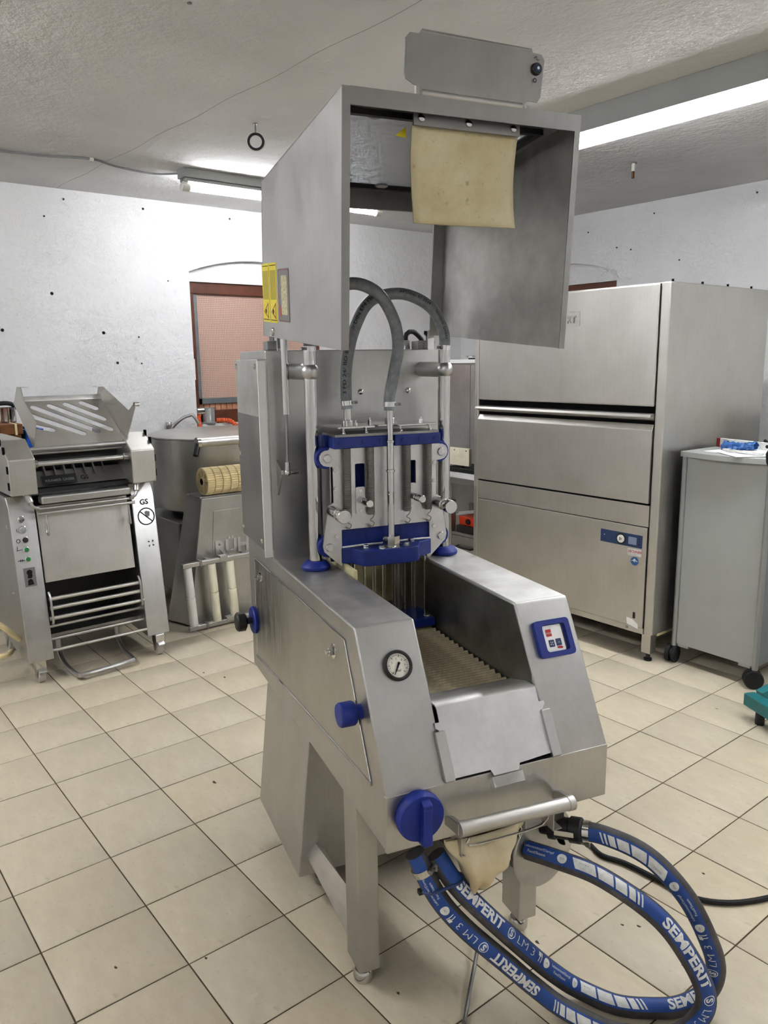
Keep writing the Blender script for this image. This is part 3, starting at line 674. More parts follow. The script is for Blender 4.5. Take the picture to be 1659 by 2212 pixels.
# blue strip below the plate and its rear block
m_ = MB(); m_.box(.152, .451, VP+.008, VP+.05, 1.0, 1.12); m_.build('carriage_block', 'blue', INJ, .002)
for u in (.118, .485):
    for z in (1.3215, 1.058):
        m_ = MB(); m_.cyl((u, VP+.008, z), (u, VP+.036, z), .032, n=32); m_.build('guide_roller', 'blue_knob', INJ, .003)
        m_ = MB(); m_.lathe([(.0125, 0), (.0125, .004), (.011, .006), (0, .006)], (u, VP, z), (0, -1, 0), 24); m_.build('roller_pin', 'steel_polished', cp)
for u, z in ((.1403, 1.2884), (.1408, 1.2317), (.14, 1.0894), (.1617, 1.0007), (.4622, 1.2897), (.4612, 1.2334), (.4604, 1.091), (.4415, 1.0007)):
    m_ = MB(); m_.cyl((u, VP, z), (u, VP-.005, z), .0068, n=6); m_.build('hex_bolt', 'steel_polished', cp)
# top bar in two halves, blue
for a0, a1 in ((.128, .296), (.318, .470)):
    m_ = MB(); m_.box(a0, a1, VP-.03, VP+.02, 1.350, 1.383); m_.build('top_bar', 'blue', INJ, .003)
m_ = MB(); m_.box(.118, .47, VP+.03, VP+.07, 1.350, 1.385); m_.build('top_bar', 'blue', INJ, .003)
m_ = MB(); m_.prism([(VP-.026, 1.383), (VP-.026, 1.39), (VP+.09, 1.39), (VP+.09, 1.383)], 'x', .135, .465); m_.build('top_rail', 'steel_dark', INJ)
for u in (.15, .22, .275, .345, .40, .45):
    m_ = MB(); m_.lathe([(.005, 0), (.005, .002), (.0, .002)], (u, VP-.03, 1.367), (0, -1, 0), 12); m_.build('bar_plug', 'blue', INJ)
for u in (.165, .235, .345, .44):
    m_ = MB(); m_.cyl((u, VP-.012, 1.383), (u, VP-.012, 1.406), .003, n=8); m_.ball((u, VP-.016, 1.392), .005, 10, 6); m_.build('standoff', 'steel_polished', INJ)
# distributor plate with fittings
m_ = MB(); m_.plate([(.148, .575), (.152, .45), (.268, .45), (.272, .475), (.335, .475), (.345, .45), (.466, .45), (.470, .458), (.455, .575)], XY(1.404), .007); dp = m_.build('distributor_plate', 'steel_polished', INJ, .002)
for u, v in ((.215, .47), (.29, .55), (.44, .50)):
    m_ = MB(); m_.cyl((u, v, 1.41), (u, v, 1.42), .006, n=6); m_.cyl((u, v, 1.42), (u, v, 1.427), .003, n=8); m_.build('plate_bolt', 'chrome', dp)
for u, v, h in ((.217, .545, .05), (.365, .56, .018)):
    m_ = MB(); m_.lathe([(.019, 0), (.019, .012), (.012, .014), (.012, h), (.010, h)], (u, v, 1.41), (0, 0, 1), 20); m_.build('fitting', 'steel_polished', dp)
# tension springs with hooks
def helix(r, z0, z1, turns, cu, cv, n=12):
    return [(cu+r*math.cos(2*math.pi*i/n), cv+r*math.sin(2*math.pi*i/n), z0+(z1-z0)*i/(turns*n)) for i in range(turns*n+1)]
sp = None
for u in (.174, .2468, .3655, .436):
    if sp is None:
        m_ = MB(); m_.tube(helix(.0095, 1.148, 1.352, 56, 0, 0), .0017, 5, cap=False)
        m_.tube(catmull([(.0095, 0, 1.148), (.004, 0, 1.138), (-.004, 0, 1.132), (.009, 0, 1.122), (.0, 0, 1.110), (-.009, 0, 1.118)], .004), .0017, 6); m_.tube([(0, 0, 1.112), (0, .03, 1.112)], .003, 6)
        sp = m_.build('tension_spring', 'steel_dark', INJ); sp.location = (u, VP-.014, 0)
    else: dup(sp, INJ, (u, VP-.014, 0))
# clips and knobs
for u, w0, w1, kx in ((.2175, .203, .2325, .2155), (.384, .372, .399, .383)):
    m_ = MB(); m_.plate(rrect(w0, w1, 1.150, 1.232, .005, 4), XZ(VP-.004), .004); cl = m_.build('slot_clip', 'alu', INJ)
    for z in (1.161, 1.221):
        m_ = MB(); m_.lathe([(.0055, 0), (.005, .002), (0, .0022)], (u, VP-.004, z), (0, -1, 0), 14); m_.build('clip_screw', 'steel_polished', cl)
    m_ = MB(); m_.lathe([(.0105, 0), (.0105, .035), (.0085, .037), (.0085, .042), (.0115, .044), (.0115, .078), (.010, .080), (.0, .080)], (kx, VP-.004, 1.194), (0, -1, 0), 24); m_.build('pull_knob', 'steel_polished', cl)
for u in (.130, .468):
    m_ = MB(); m_.lathe([(.0175, 0), (.0175, .055), (.013, .057), (.013, .064), (.016, .066), (.016, .070), (.013, .072), (.013, .076), (.0205, .079), (.0205, .100), (.019, .103), (.0, .103)], (u, VP, 1.1665), (0, -1, 0), 32); m_.build('clamp_knob', 'steel_polished', INJ)
# front rod and bottom manifold
m_ = MB(); m_.lathe([(.0105, 0), (.0105, .20), (.0135, .201), (.0135, .207), (.0105, .208), (.0105, .286), (.0125, .287), (.0125, .293), (.0095, .294), (.0095, .42)], (.301, .42, 1.075), (0, 0, 1), 24); rd = m_.build('feed_rod', 'steel_polished', INJ)
m_ = MB(); m_.lathe([(.034, 0), (.034, .003), (.027, .005)], (.301, .42, 1.052), (0, 0, 1), 28); m_.cyl((.301, .42, 1.056), (.301, .42, 1.084), .027, n=8); m_.build('feed_nut', 'steel_polished', rd)
m_ = MB(); m_.plate([(.155, .50), (.155, .452), (.178, .442), (.200, .392), (.215, .384), (.345, .378), (.375, .385), (.402, .43), (.450, .452), (.450, .50)], XY(1.005), .047); mf = m_.build('manifold', 'blue', INJ, .003, 2, label='blue plastic needle manifold')
for u, v in ((.222, .425), (.262, .398), (.345, .405), (.378, .445)):
    m_ = MB(); m_.cyl((u, v, 1.052), (u, v, 1.062), .0085, n=6); m_.cyl((u, v, 1.052), (u, v, 1.054), .011, n=14); m_.build('manifold_bolt', 'chrome', mf)
m_ = MB(); m_.tube([(.158, .454, 1.054), (.22, .452, 1.056), (.30, .453, 1.055), (.38, .452, 1.057), (.446, .453, 1.055)], .003, 6); m_.build('sealant_bead', 'print_white', mf)
nd = None
for row, v in enumerate((.43, .485)):
    for k in range(8):
        u = .185+k*.033+row*.0165
        if u > .43: continue
        if nd is None: m_ = MB(); m_.cyl((0, 0, .80), (0, 0, 1.006), .0032, n=10); nd = m_.build('needle', 'steel_polished', INJ); nd.location = (u, v, 0)
        else: dup(nd, INJ, (u, v, 0))
for u in (.18, .345):
    m_ = MB(); m_.cyl((u, .47, .80), (u, .47, 1.006), .0095, n=16); m_.build('stripper_rod', 'steel_dark', INJ)
m_ = MB(); m_.box(.165, .428, .38, .50, .795, .822); st = m_.build('stripper_block', 'blue', INJ, .003)
m_ = MB(); m_.cyl((.41, .40, .822), (.41, .40, .832), .009, n=6); m_.cyl((.41, .40, .822), (.41, .40, .825), .012, n=14); m_.build('stripper_bolt', 'chrome', st)

# ---------------- grey hoses with clamps
class Path:
    def __init__(s, ctrl, ref, step=.008, twist=0.):
        s.p = catmull(ctrl, step); s.s = [0.]
        for a, b in zip(s.p, s.p[1:]): s.s.append(s.s[-1]+(b-a).length)
        s.len = s.s[-1]; n = len(s.p); s.t = [((s.p[min(i+1, n-1)]-s.p[max(i-1, 0)]).normalized()) for i in range(n)]
        s.n = []
        for i, (p, t_) in enumerate(zip(s.p, s.t)):
            d = ref(p, s.s[i]/s.len); d = (d-t_*d.dot(t_)).normalized(); s.n.append(d)
        s.tw = twist
    def at(s, q):
        q = min(max(q, 0), s.len-1e-6); lo, hi = 0, len(s.s)-1
        while hi-lo > 1:
            m = (lo+hi)//2
            if s.s[m] <= q: lo = m
            else: hi = m
        f = (q-s.s[lo])/max(1e-9, s.s[hi]-s.s[lo])
        return s.p[lo].lerp(s.p[hi], f), s.t[lo].lerp(s.t[hi], f).normalized(), s.n[lo].lerp(s.n[hi], f).normalized()
    def map(s, q, ang, r):
        p, t_, n_ = s.at(q); b = n_.cross(t_); a = ang+s.tw
        return p+(n_*math.cos(a)+b*math.sin(a))*r
    def band(s, q0, q1, a0, a1, r, name, mat, parent, na=8, th=.0006, skew=0.):
        nq = max(1, int((q1-q0)/.008)); m_ = MB()
        for rr in (r, r+th):
            m_.add([s.map(q0+(q1-q0)*i/nq+skew*(j/na-.5), a0+(a1-a0)*j/na, rr) for i in range(nq+1) for j in range(na+1)], [])
        W_ = na+1; N = (nq+1)*W_; fs = []
        for i in range(nq):
            for j in range(na):
                a = i*W_+j; fs.append((a+N, a+W_+N, a+W_+1+N, a+1+N))
        for i in range(nq):
            for j in (0, na):
                a = i*W_+j; fs.append((a, a+W_, a+W_+N, a+N))
        for j in range(na):
            for i in (0, nq):
                a = i*W_+j; fs.append((a, a+1, a+1+N, a+N))
        m_.f = fs; return m_.build(name, mat, parent)
    def text(s, body, size, q0, a_mid, r, mat, parent, offset=0., width=None, name='lettering', sx=1.):
        me = text_mesh(body, size, offset); bm = bmesh.new(); bm.from_mesh(me)
        ys = [v.co.y for v in bm.verts]; xs = [v.co.x for v in bm.verts]
        if not ys: bm.free(); return 0
        y0, y1, x0, x1 = min(ys), max(ys), min(xs), max(xs); k = (width/(x1-x0)) if width else sx
        st_ = .004
        for i in range(1, int((y1-y0)/st_)+1):
            bmesh.ops.bisect_plane(bm, geom=bm.verts[:]+bm.edges[:]+bm.faces[:], plane_co=(0, y0+i*st_, 0), plane_no=(0, 1, 0))
        for v in bm.verts:
            v.co = s.map(q0+(v.co.x-x0)*k, a_mid+(v.co.y-(y0+y1)/2)/r, r)
        bm.to_mesh(me); bm.free(); me.materials.clear(); me.materials.append(MAT[mat]); me.name = name
        o = bpy.data.objects.new(name, me); COL.objects.link(o); put(o, parent); return (x1-x0)*k
    def disc(s, q, a, r, rad, mat, parent, name='emblem', inner=None):
        m_ = MB(); k = 16; c = s.map(q, a, r)
        rim = [s.map(q+rad*math.cos(2*math.pi*i/k), a+rad*math.sin(2*math.pi*i/k)/r, r) for i in range(k)]
        if inner:
            inn = [s.map(q+inner*math.cos(2*math.pi*i/k), a+inner*math.sin(2*math.pi*i/k)/r, r) for i in range(k)]
            m_.add(rim+inn, [(i, (i+1) % k, (i+1) % k+k, i+k) for i in range(k)])
        else:
            mid = [s.map(q+.5*rad*math.cos(2*math.pi*i/k), a+.5*rad*math.sin(2*math.pi*i/k)/r, r) for i in range(k)]
            m_.add(rim+mid+[c], [(i, (i+1) % k, (i+1) % k+k, i+k) for i in range(k)]+[(k+i, k+(i+1) % k, 2*k) for i in range(k)])
        return m_.build(name, mat, parent)
front = lambda p, f: Vector((-.35, -1, .15))
def hose_clamp(P, q, r, parent, side):
    p, t_, n_ = P.at(q); m_ = MB(); m_.cyl(p-t_*.007, p+t_*.007, r+.002, n=28); c = m_.build('hose_clamp', 'chrome', parent)
    d = Vector(side).normalized(); d = (d-t_*d.dot(t_)).normalized(); e = t_.cross(d)
    m_ = MB(); m_.cyl(p+d*(r+.005)-e*.008, p+d*(r+.005)+e*.010, .0045, n=10); m_.cyl(p+d*(r+.004), p+d*(r+.016), .004, n=6); m_.build('clamp_screw', 'steel_dark', c)
GR = .0172
P1 = Path([(.217, .545, 1.455), (.215, .548, 1.50), (.2213, .55, 1.60), (.2501, .545, 1.702), (.295, .53, 1.772), (.382, .505, 1.79), (.472, .497, 1.752), (.515, .495, 1.68), (.517, .495, 1.615)], front)
m_ = MB(); m_.tube(P1.p, GR, 20); h1 = m_.build('brine_hose', 'braided_hose', INJ, label='grey braided brine hose')
P2 = Path([(.301, .42, 1.455), (.303, .42, 1.50), (.318, .42, 1.57), (.330, .42, 1.64), (.316, .422, 1.715), (.268, .425, 1.785), (.192, .435, 1.808), (.118, .465, 1.765), (.090, .49, 1.69), (.087, .495, 1.615)], front)
m_ = MB(); m_.tube(P2.p, GR, 20); h2 = m_.build('brine_hose', 'braided_hose', INJ, label='grey braided brine hose')
for P_, h_ in ((P1, h1), (P2, h2)):
    hose_clamp(P_, .018, GR, h_, (1, -.6, 0)); hose_clamp(P_, P_.len-.018, GR, h_, (-1, -.5, 0))
    for q in (P_.len-.0,):
        p = P_.p[-1]; m_ = MB(); m_.lathe([(.0145, -.04), (.0145, .0), (.0185, .004), (.0185, .012)], p, (0, 0, 1), 20); m_.build('hose_socket', 'steel_polished', h_)
P1.text('3 PD 24/ BD 8 D', .015, .045, .3, GR+.0004, 'print_black', h1, width=.15, name='hose_print')
P1.text('// DIN EN ISO 14', .015, .235, .25, GR+.0004, 'print_black', h1, width=.145, name='hose_print')
P1.text('APDatec 81 25x4', .013, .42, .2, GR+.0004, 'print_black', h1, width=.10, name='hose_print')
P1.text('htechnik GmbH', .013, .545, .2, GR+.0004, 'print_black', h1, width=.09, name='hose_print')

# ---------------- hood (opened)
TFL, BFL, BBL, TBL = (-.050, 2.150), (-.0096, 1.620), (.662, 1.675), (.616, 2.10)
def ur(v, z):   # inner face of the right hood panel
    return .589
m_ = MB(); m_.prism([TFL, BFL, BBL, TBL], 'x', 0, .003); hood = m_.build('hood_panel', 'steel', INJ, .001, label='brushed steel hood side panel')
c = [TFL, BFL, BBL, TBL]
m_ = MB(); m_.hexa([(ur(*c[1]), *c[1]), (ur(*c[1])+.003, *c[1]), (ur(*c[2])+.003, *c[2]), (ur(*c[2]), *c[2]), (ur(*c[0]), *c[0]), (ur(*c[0])+.003, *c[0]), (ur(*c[3])+.003, *c[3]), (ur(*c[3]), *c[3])]); hoodr = m_.build('hood_panel', 'steel_worn', INJ)
# turned flanges
def vf(z): return -.0096-.0404*(z-1.62)/.53
def front_strip(u0, u1, z0, z1, par, th=.003):
    m_ = MB(); a, b = vf(z0)-.0012, vf(z1)-.0012
    m_.hexa([(u0, a, z0), (u1, a, z0), (u1, a+th, z0), (u0, a+th, z0), (u0, b, z1), (u1, b, z1), (u1, b+th, z1), (u0, b+th, z1)]); return m_.build('hood_flange', 'steel_dark', par)
front_strip(0, .0185, 1.620, 2.150, hood)
front_strip(.0185, .577, 2.116, 2.151, hood); front_strip(.577, .5925, 1.620, 2.151, hoodr)
a, b = ur(.66, 1.675), ur(.616, 2.10)
m_ = MB(); m_.hexa([(a-.04, .66, 1.675), (a+.002, .66, 1.675), (a+.002, .665, 1.675), (a-.04, .665, 1.675), (b-.04, .618, 2.10), (b+.002, .618, 2.10), (b+.002, .623, 2.10), (b-.04, .623, 2.10)]); m_.build('hood_flange', 'steel_dark', hoodr)
m_ = MB(); m_.hexa([(0, .66, 1.675), (.04, .66, 1.675), (.04, .665, 1.675), (0, .665, 1.675), (0, .618, 2.10), (.04, .618, 2.10), (.04, .623, 2.10), (0, .623, 2.10)]); m_.build('hood_flange', 'steel_dark', hood)
# top: frame around a polycarbonate window
def zt(v): return 2.150-(v+.050)*.05/.666
def top_strip(u0, u1, v0, v1, nm='hood_top', mat='steel_dark', z=0., th=.003):
    m_ = MB(); m_.hexa([(u0, v0, zt(v0)-th+z), (u1, v0, zt(v0)-th+z), (u1, v1, zt(v1)-th+z), (u0, v1, zt(v1)-th+z), (u0, v0, zt(v0)+z), (u1, v0, zt(v0)+z), (u1, v1, zt(v1)+z), (u0, v1, zt(v1)+z)]); return m_.build(nm, mat, hood)
top_strip(0, .59, -.050, .045); top_strip(0, .59, .565, .620); top_strip(0, .045, .045, .565); top_strip(.535, .59, .045, .565)
w = top_strip(.03, .55, .03, .58, 'hood_window', 'polycarbonate', .005, .004)
for u0, u1, v0, v1 in ((.03, .55, .04, .052), (.03, .55, .556, .57), (.03, .045, .04, .57), (.535, .55, .04, .57)):
    top_strip(u0, u1, v0, v1, 'window_rail', 'black', -.004, .012)
m_ = MB(); m_.box(.003, b, .620, .632, 2.045, 2.108); m_.build('hood_rear_rail', 'steel_dark', hood)
for u, v in ((.12, .06), (.34, .555), (.5, .06)):
    m_ = MB(); m_.lathe([(.020, 0), (.020, .005), (.012, .009), (0, .009)], (u, v, zt(v)-.004), (0, 0, -1), 20); m_.build('window_fastener', 'steel_dark', hood)
# clamp bar and stained curtain
m_ = MB(); m_.box(.174, .443, -.024, -.018, 2.098, 2.150); cbar = m_.build('curtain_bar', 'steel_dark', hood)
for u in (.192, .309, .425):
    m_ = MB(); m_.lathe([(.0085, 0), (.0075, .004), (.004, .006), (0, .0062)], (u, -.024, 2.113), (0, -1, 0), 16); m_.build('bar_rivet', 'steel_polished', cbar)
m_ = MB()
def cur(a, b):
    u = .176+.268*a+.010*b*(1-a)*math.sin(b*2.4); z = 2.105-.205*b
    v = -.012+.020*math.sin(b*2.6)+.006*math.sin(a*5)*b
    return (u, v, z)
m_.grid(cur, 14, 14); ct = m_.build('hood_curtain', 'curtain', INJ, solid=.004, label='stained yellow rubber curtain')
m_ = MB(); m_.plate([(.150, 2.085), (.176, 2.082), (.176, 2.105)], XZ(.02), .002); m_.build('warning_triangle', 'sticker_yellow', hood)
# grip plate standing on the hood
tilt = lambda a, b, d: (a+.004, -.050-.012*(b-2.15)/.11+d, b)
m_ = MB(); m_.plate([(.134, 2.188), (.138, 2.178), (.160, 2.168), (.172, 2.168), (.172, 2.152), (.428, 2.148), (.434, 2.160), (.440, 2.166), (.466, 2.166), (.473, 2.176), (.476, 2.25), (.468, 2.261), (.444, 2.262), (.441, 2.270), (.172, 2.274), (.166, 2.264), (.144, 2.264), (.135, 2.254)], tilt, .003); gp = m_.build('grip_plate', 'steel_dark', INJ)
m_ = MB(); m_.tube([(.18, -.048, 2.156), (.30, -.047, 2.155), (.43, -.048, 2.154)], .007, 12); m_.build('rolled_edge', 'steel', gp)
m_ = MB(); m_.tube([(.177, -.060, 2.270), (.444, -.060, 2.267)], .004, 8); m_.build('folded_edge', 'steel_dark', gp)
m_ = MB(); m_.box(.168, .176, -.05, -.04, 2.145, 2.172); m_.build('grip_hinge', 'steel', gp)
m_ = MB(); m_.box(.436, .444, -.05, -.04, 2.145, 2.168); m_.build('grip_hinge', 'steel', gp)
m_ = MB(); m_.lathe([(.013, 0), (.013, .006), (.011, .009), (.0, .009)], (.460, -.057, 2.231), (0, -1, 0), 24); lk = m_.build('turn_lock', 'black', gp)
m_ = MB(); m_.lathe([(.007, .009), (.006, .011), (0, .011)], (.460, -.057, 2.231), (0, -1, 0), 18); m_.build('lock_slot', 'navy', lk)
m_ = MB(); m_.lathe([(.003, .011), (.003, .012)], (.460, -.057, 2.231), (0, -1, 0), 12); m_.build('lock_pin', 'print_white', lk)
m_ = MB(); m_.tube([(.452, -.0640, 2.252), (.456, -.0640, 2.256), (.460, -.0640, 2.248), (.464, -.0640, 2.250)], .0008, 6); m_.build('lock_mark', 'print_black', gp)
m_ = MB(); m_.tube([(.457+.004*math.cos(a*.52), -.0595, 2.208+.004*math.sin(a*.52)) for a in range(12)], .0008, 6, True); m_.build('lock_mark', 'print_black', gp)
# stickers on the hood flank (plane x = 0, facing -x; local axes y, z)
def sticker(pts, mat, d=.0006, nm='sticker', par=None):
    m_ = MB(); m_.plate(pts, YZ(-d), d); return m_.build(nm, mat, par or hood)
def quad(v0, v1, z0, z1, sk=.0): return [(v0, z0+sk*v0), (v1, z0+sk*v1), (v1, z1+sk*v1), (v0, z1+sk*v0)]
SK = .08
for v0, v1 in ((.578, .652), (.499, .572)):
    s_ = sticker(quad(v0, v1, 1.663, 1.826, SK), 'sticker_yellow', nm='warning_sticker')
    sticker(quad(v0+.008, v1-.008, 1.726, 1.806, SK), 'sticker_dull', .0009, 'sticker_print', s_)
    for z in (1.669, 1.818): sticker(quad(v0+.004, v1-.004, z, z+.002, SK), 'print_black', .0009, 'sticker_line', s_)
    vm = (v0+v1)/2; zz = 1.694+SK*vm
    tri = [(vm+.026, zz), (vm-.022, zz+.023), (vm-.022, zz-.023)]; inn = [(vm+.019, zz), (vm-.018, zz+.017), (vm-.018, zz-.017)]
    m_ = MB(); m_.plate(tri, YZ(-.001), .0004, [inn]); m_.build('warning_triangle', 'dark_red', s_)
    m_ = MB(); m_.plate(circle(vm+.004, zz, .006, 12), YZ(-.001), .0004); m_.build('warning_symbol', 'print_black', s_)
s_ = sticker([(v, z+SK*v) for v, z in rrect(.379, .486, 1.668, 1.808, .006, 4)], 'label_grey', nm='rating_label', par=hood)
m_ = MB(); m_.plate([(v, z+SK*v) for v, z in rrect(.381, .484, 1.670, 1.806, .006, 4)], YZ(-.001), .0004, [[(v, z+SK*v) for v, z in rrect(.383, .482, 1.672, 1.804, .005, 4)]]); m_.build('label_border', 'dark_red', s_)
sticker([(v, z+SK*v) for v, z in rrect(.398, .454, 1.687, 1.790, .006, 4)], 'label_worn', .001, 'label_field', s_)
sticker([(v, z+SK*v) for v, z in rrect(.462, .474, 1.682, 1.712, .003, 4)], 'red', .001, 'label_logo', s_)
m_ = MB(); m_.lathe([(.012, 0), (.011, .004), (.006, .007), (0, .0075)], (0, .555, 1.682), (-1, 0, 0), 18); m_.build('rivet', 'steel_polished', hood)

# ================================================================== suction hoses, filter bag, cable on the floor (machine frame)
HR = .0235
mrot = Matrix.Rotation(R(MA), 4, 'Z'); MW = Matrix.Translation(MO) @ mrot; camL = MW.inverted() @ CAM
def suction_hose(label, ctrl, tw, q_start, coupling):
    root = thing('suction_hose', label, 'hose', MO, MA, 'blue printed suction hoses')
    P_ = Path(ctrl, lambda p, f: (camL-p), .01, tw)
    m_ = MB(); m_.tube(P_.p, HR, 24); m_.build('rubber_tube', 'hose_rubber', root)
    P_.band(.0, P_.len, -.72, .72, HR+.0001, 'blue_band', 'hose_band', root, 10, .0006)
    r = HR+.0009; q = q_start
    while q < P_.len-.04:
        def fits(d): return q+d < P_.len-.02 and q > 0
        if fits(.17): P_.text('SEMPERIT', .033, q, 0, r, 'print_white', root, .0012, width=.165)
        q += .185
        if fits(.03): P_.disc(q+.012, 0, r, .013, 'print_white', root, inner=.0108); P_.text('S', .022, q+.006, 0, r, 'print_white', root, .0008, width=.011)
        q += .038
        if fits(.07): P_.text('LM 3', .026, q, 0, r, 'print_white', root, -.0004, width=.066)
        q += .082
        if fits(.02):
            P_.band(q, q+.010, .12, .5, r, 'food_symbol', 'print_white', root, 3, .0003); P_.band(q+.004, q+.006, -.4, .12, r, 'food_symbol', 'print_white', root, 3, .0003); P_.band(q+.012, q+.014, -.4, .5, r, 'food_symbol', 'print_white', root, 3, .0003)
        q += .022
        if fits(.03): P_.disc(q+.012, 0, r, .0115, 'print_white', root); P_.text('OK', .006, q+.008, 0, r+.0003, 'print_grey', root)
        q += .034
        if fits(.08): P_.text('Lebensmittel/Dampf', .0095, q, .18, r, 'print_white', root, width=.075); P_.text('Food/Steam', .0095, q+.012, -.26, r, 'print_white', root, width=.045)
        q += .084
        if fits(.03): P_.disc(q+.012, 0, r, .0115, 'print_white', root); P_.text('FDA', .006, q+.007, 0, r+.0003, 'print_grey', root)
        q += .040
        for k, w_ in enumerate((.05, .036, .028, .016, .005, .004)):
            if fits(w_):
                P_.band(q, q+w_, -.5, .5, r, 'print_bar', 'print_white', root, 6, .0003, skew=-.012)
                if k == 0: P_.text('DN 25 PN 10', .006, q+.012, .1, r+.0006, 'print_grey', root, width=.022)
            q += w_+.005
        q += .05
    # clamp next to the machine
    end = P_.len if coupling else P_.len
    p, t_, n_ = P_.at(P_.len-.045); m_ = MB(); m_.cyl(p-t_*.008, p+t_*.008, HR+.003, n=28); c = m_.build('hose_clamp', 'steel_polished', root)
    d = (Vector((0, 0, -1))-t_*Vector((0, 0, -1)).dot(t_)).normalized() if coupling else (Vector((0, -.3, 1))-t_*Vector((0, -.3, 1)).dot(t_)).normalized()
    e = t_.cross(d)
    m_ = MB(); m_.cyl(p+d*(HR+.006)-e*.012, p+d*(HR+.006)+e*.014, .006, n=10); m_.cyl(p+d*(HR+.004), p+d*(HR+.018), .005, n=6); m_.build('clamp_screw', 'steel_dark', c)
    if coupling:
        p0 = P_.p[-1]; t_ = P_.t[-1]
        m_ = MB(); m_.lathe([(.026, -.035), (.032, -.03), (.032, -.004), (.027, .0), (.027, .03), (.031, .034), (.031, .05), (.022, .054), (.022, .075)], p0, t_, 24); cc = m_.build('coupling', 'black', root, label='black plastic quick coupling')
        for sx in (-1, 1):
            f = (Vector((0, -1, .2))-t_*Vector((0, -1, .2)).dot(t_)).normalized()*sx
            m_ = MB(); q0 = p0+f*.033; g_ = t_.cross(f)*.007
            m_.add([q0-g_-t_*.02, q0+g_-t_*.02, q0+g_+t_*.03, q0-g_+t_*.03]+[x+f*.006 for x in (q0-g_-t_*.02, q0+g_-t_*.02, q0+g_+t_*.03, q0-g_+t_*.03)], [(3, 2, 1, 0), (4, 5, 6, 7), (0, 1, 5, 4), (1, 2, 6, 5), (2, 3, 7, 6), (3, 0, 4, 7)]); m_.build('cam_lever', 'steel_polished', cc, .002)
    return root, P_
A = [(.505, -.215, .435), (.56, -.28, .442), (.629, -.36, .415), (.694, -.42, .33), (.746, -.45, .215), (.776, -.452, .125), (.765, -.44, .055), (.700, -.425, .0265), (.63, -.40, .0245), (.557, -.355, .0245), (.494, -.285, .036), (.43, -.272, .092), (.366, -.265, .161), (.259, -.25, .284), (.181, -.225, .38), (.140, -.195, .455)]
suction_hose('blue banded rubber hose with black coupling, the one further from the camera', A[::-1], .35, .075, True)
B = [(.40, -.185, .388), (.44, -.25, .392), (.509, -.34, .381), (.592, -.44, .321), (.638, -.5, .241), (.674, -.52, .146), (.672, -.505, .07), (.62, -.49, .032), (.55, -.455, .0245), (.488, -.407, .0245), (.425, -.325, .036), (.36, -.285, .092), (.30, -.27, .158), (.195, -.235, .271), (.131, -.215, .364), (.088, -.19, .470)]
hb, PB = suction_hose('blue banded rubber hose clamped to the steel pump disc', B, .25, -.36, False)
tw_ = thing('cable_tie', 'dark blue strap tying the two hose ends together under the blue dial', 'strap', MO, MA)
cA, cB = Vector((.172, -.218, .395)), Vector((.122, -.212, .385))
m_ = MB(); cen = (cA+cB)/2; ax = (cA-cB).normalized(); dr = Vector((.45, -.2, -.85)).normalized(); nn = ax.cross(dr).normalized()
loop = [cen+ax*(math.copysign(.026, math.cos(2*math.pi*i/28))+.025*math.cos(2*math.pi*i/28))+nn*.0262*math.sin(2*math.pi*i/28) for i in range(28)]
m_.tube(loop, .004, 8, True); m_.build('band', 'navy', tw_)
m_ = MB(); m_.box(-.007, .007, -.006, .006, -.006, .006); bk = m_.build('buckle', 'black', tw_, .001); bk.location = cen-ax*.054
# filter bag on its wire
bag = thing('filter_bag', 'beige cloth filter bag hanging under the steel handle bar', 'filter bag', MO, MA)
def bagf(side):
    def f(a, b):
        w = .5-.5*math.cos(math.pi*min(1, b*1.15)); top = .148+.212*a
        tip = .232
        u = top+(tip-top)*(b**2.0)*.80+.012*math.sin(9*a+3*b)*b
        z = .506-.008*math.sin(3*a)-b*(.075+.085*math.exp(-((a-.36)/.28)**2))
        fold = .013*math.sin(13*a+3*b)*b + .008*math.sin(29*a-4*b)*b
        v = -.225+side*(.004+.055*math.sin(math.pi*min(1, b))*math.sin(math.pi*a))+fold
        return (u, v, z)
    return f
m_ = MB(); m_.grid(bagf(-1), 28, 16); m_.build('front_cloth', 'filter_cloth', bag, solid=.0012)
m_ = MB(); m_.grid(bagf(1), 28, 16); m_.build('rear_cloth', 'filter_cloth', bag, solid=.0012)
for u, l in ((.185, .03), (.345, .035)):
    m_ = MB(); m_.tube(catmull([(u, -.232, .500), (u+.004, -.238, .490), (u-.003, -.237, .48), (u+.002, -.236, .50-l)], .005), .0012, 5); m_.build('tie_string', 'ivory', bag)
# power cable and rod on the floor (world frame)
pc_ = thing('power_cable', 'black power cable snaking across the floor tiles beside the hoses', 'cable', (2.6, 1.26, 0), world=True)
m_ = MB(); m_.tube(catmull([(2.30, 1.05, .26), (2.36, 1.22, .05), (2.45, 1.262, .0085), (2.53, 1.238, .0085), (2.60, 1.261, .0085), (2.713, 1.2704, .0085), (2.82, 1.275, .0085), (2.905, 1.335, .0085), (2.97, 1.448, .0085), (3.02, 1.60, .0085), (3.2, 1.9, .0085)], .02), .0082, 10); m_.build('cord', 'rubber', pc_)
rd_ = tag(MB().tube([(2.545, .665, .03), (2.715, .435, .0065)], .0055, 10).build('steel_rod', 'steel_dark'), 'thin dark steel rod lying on the floor tiles under the hoses', 'rod')

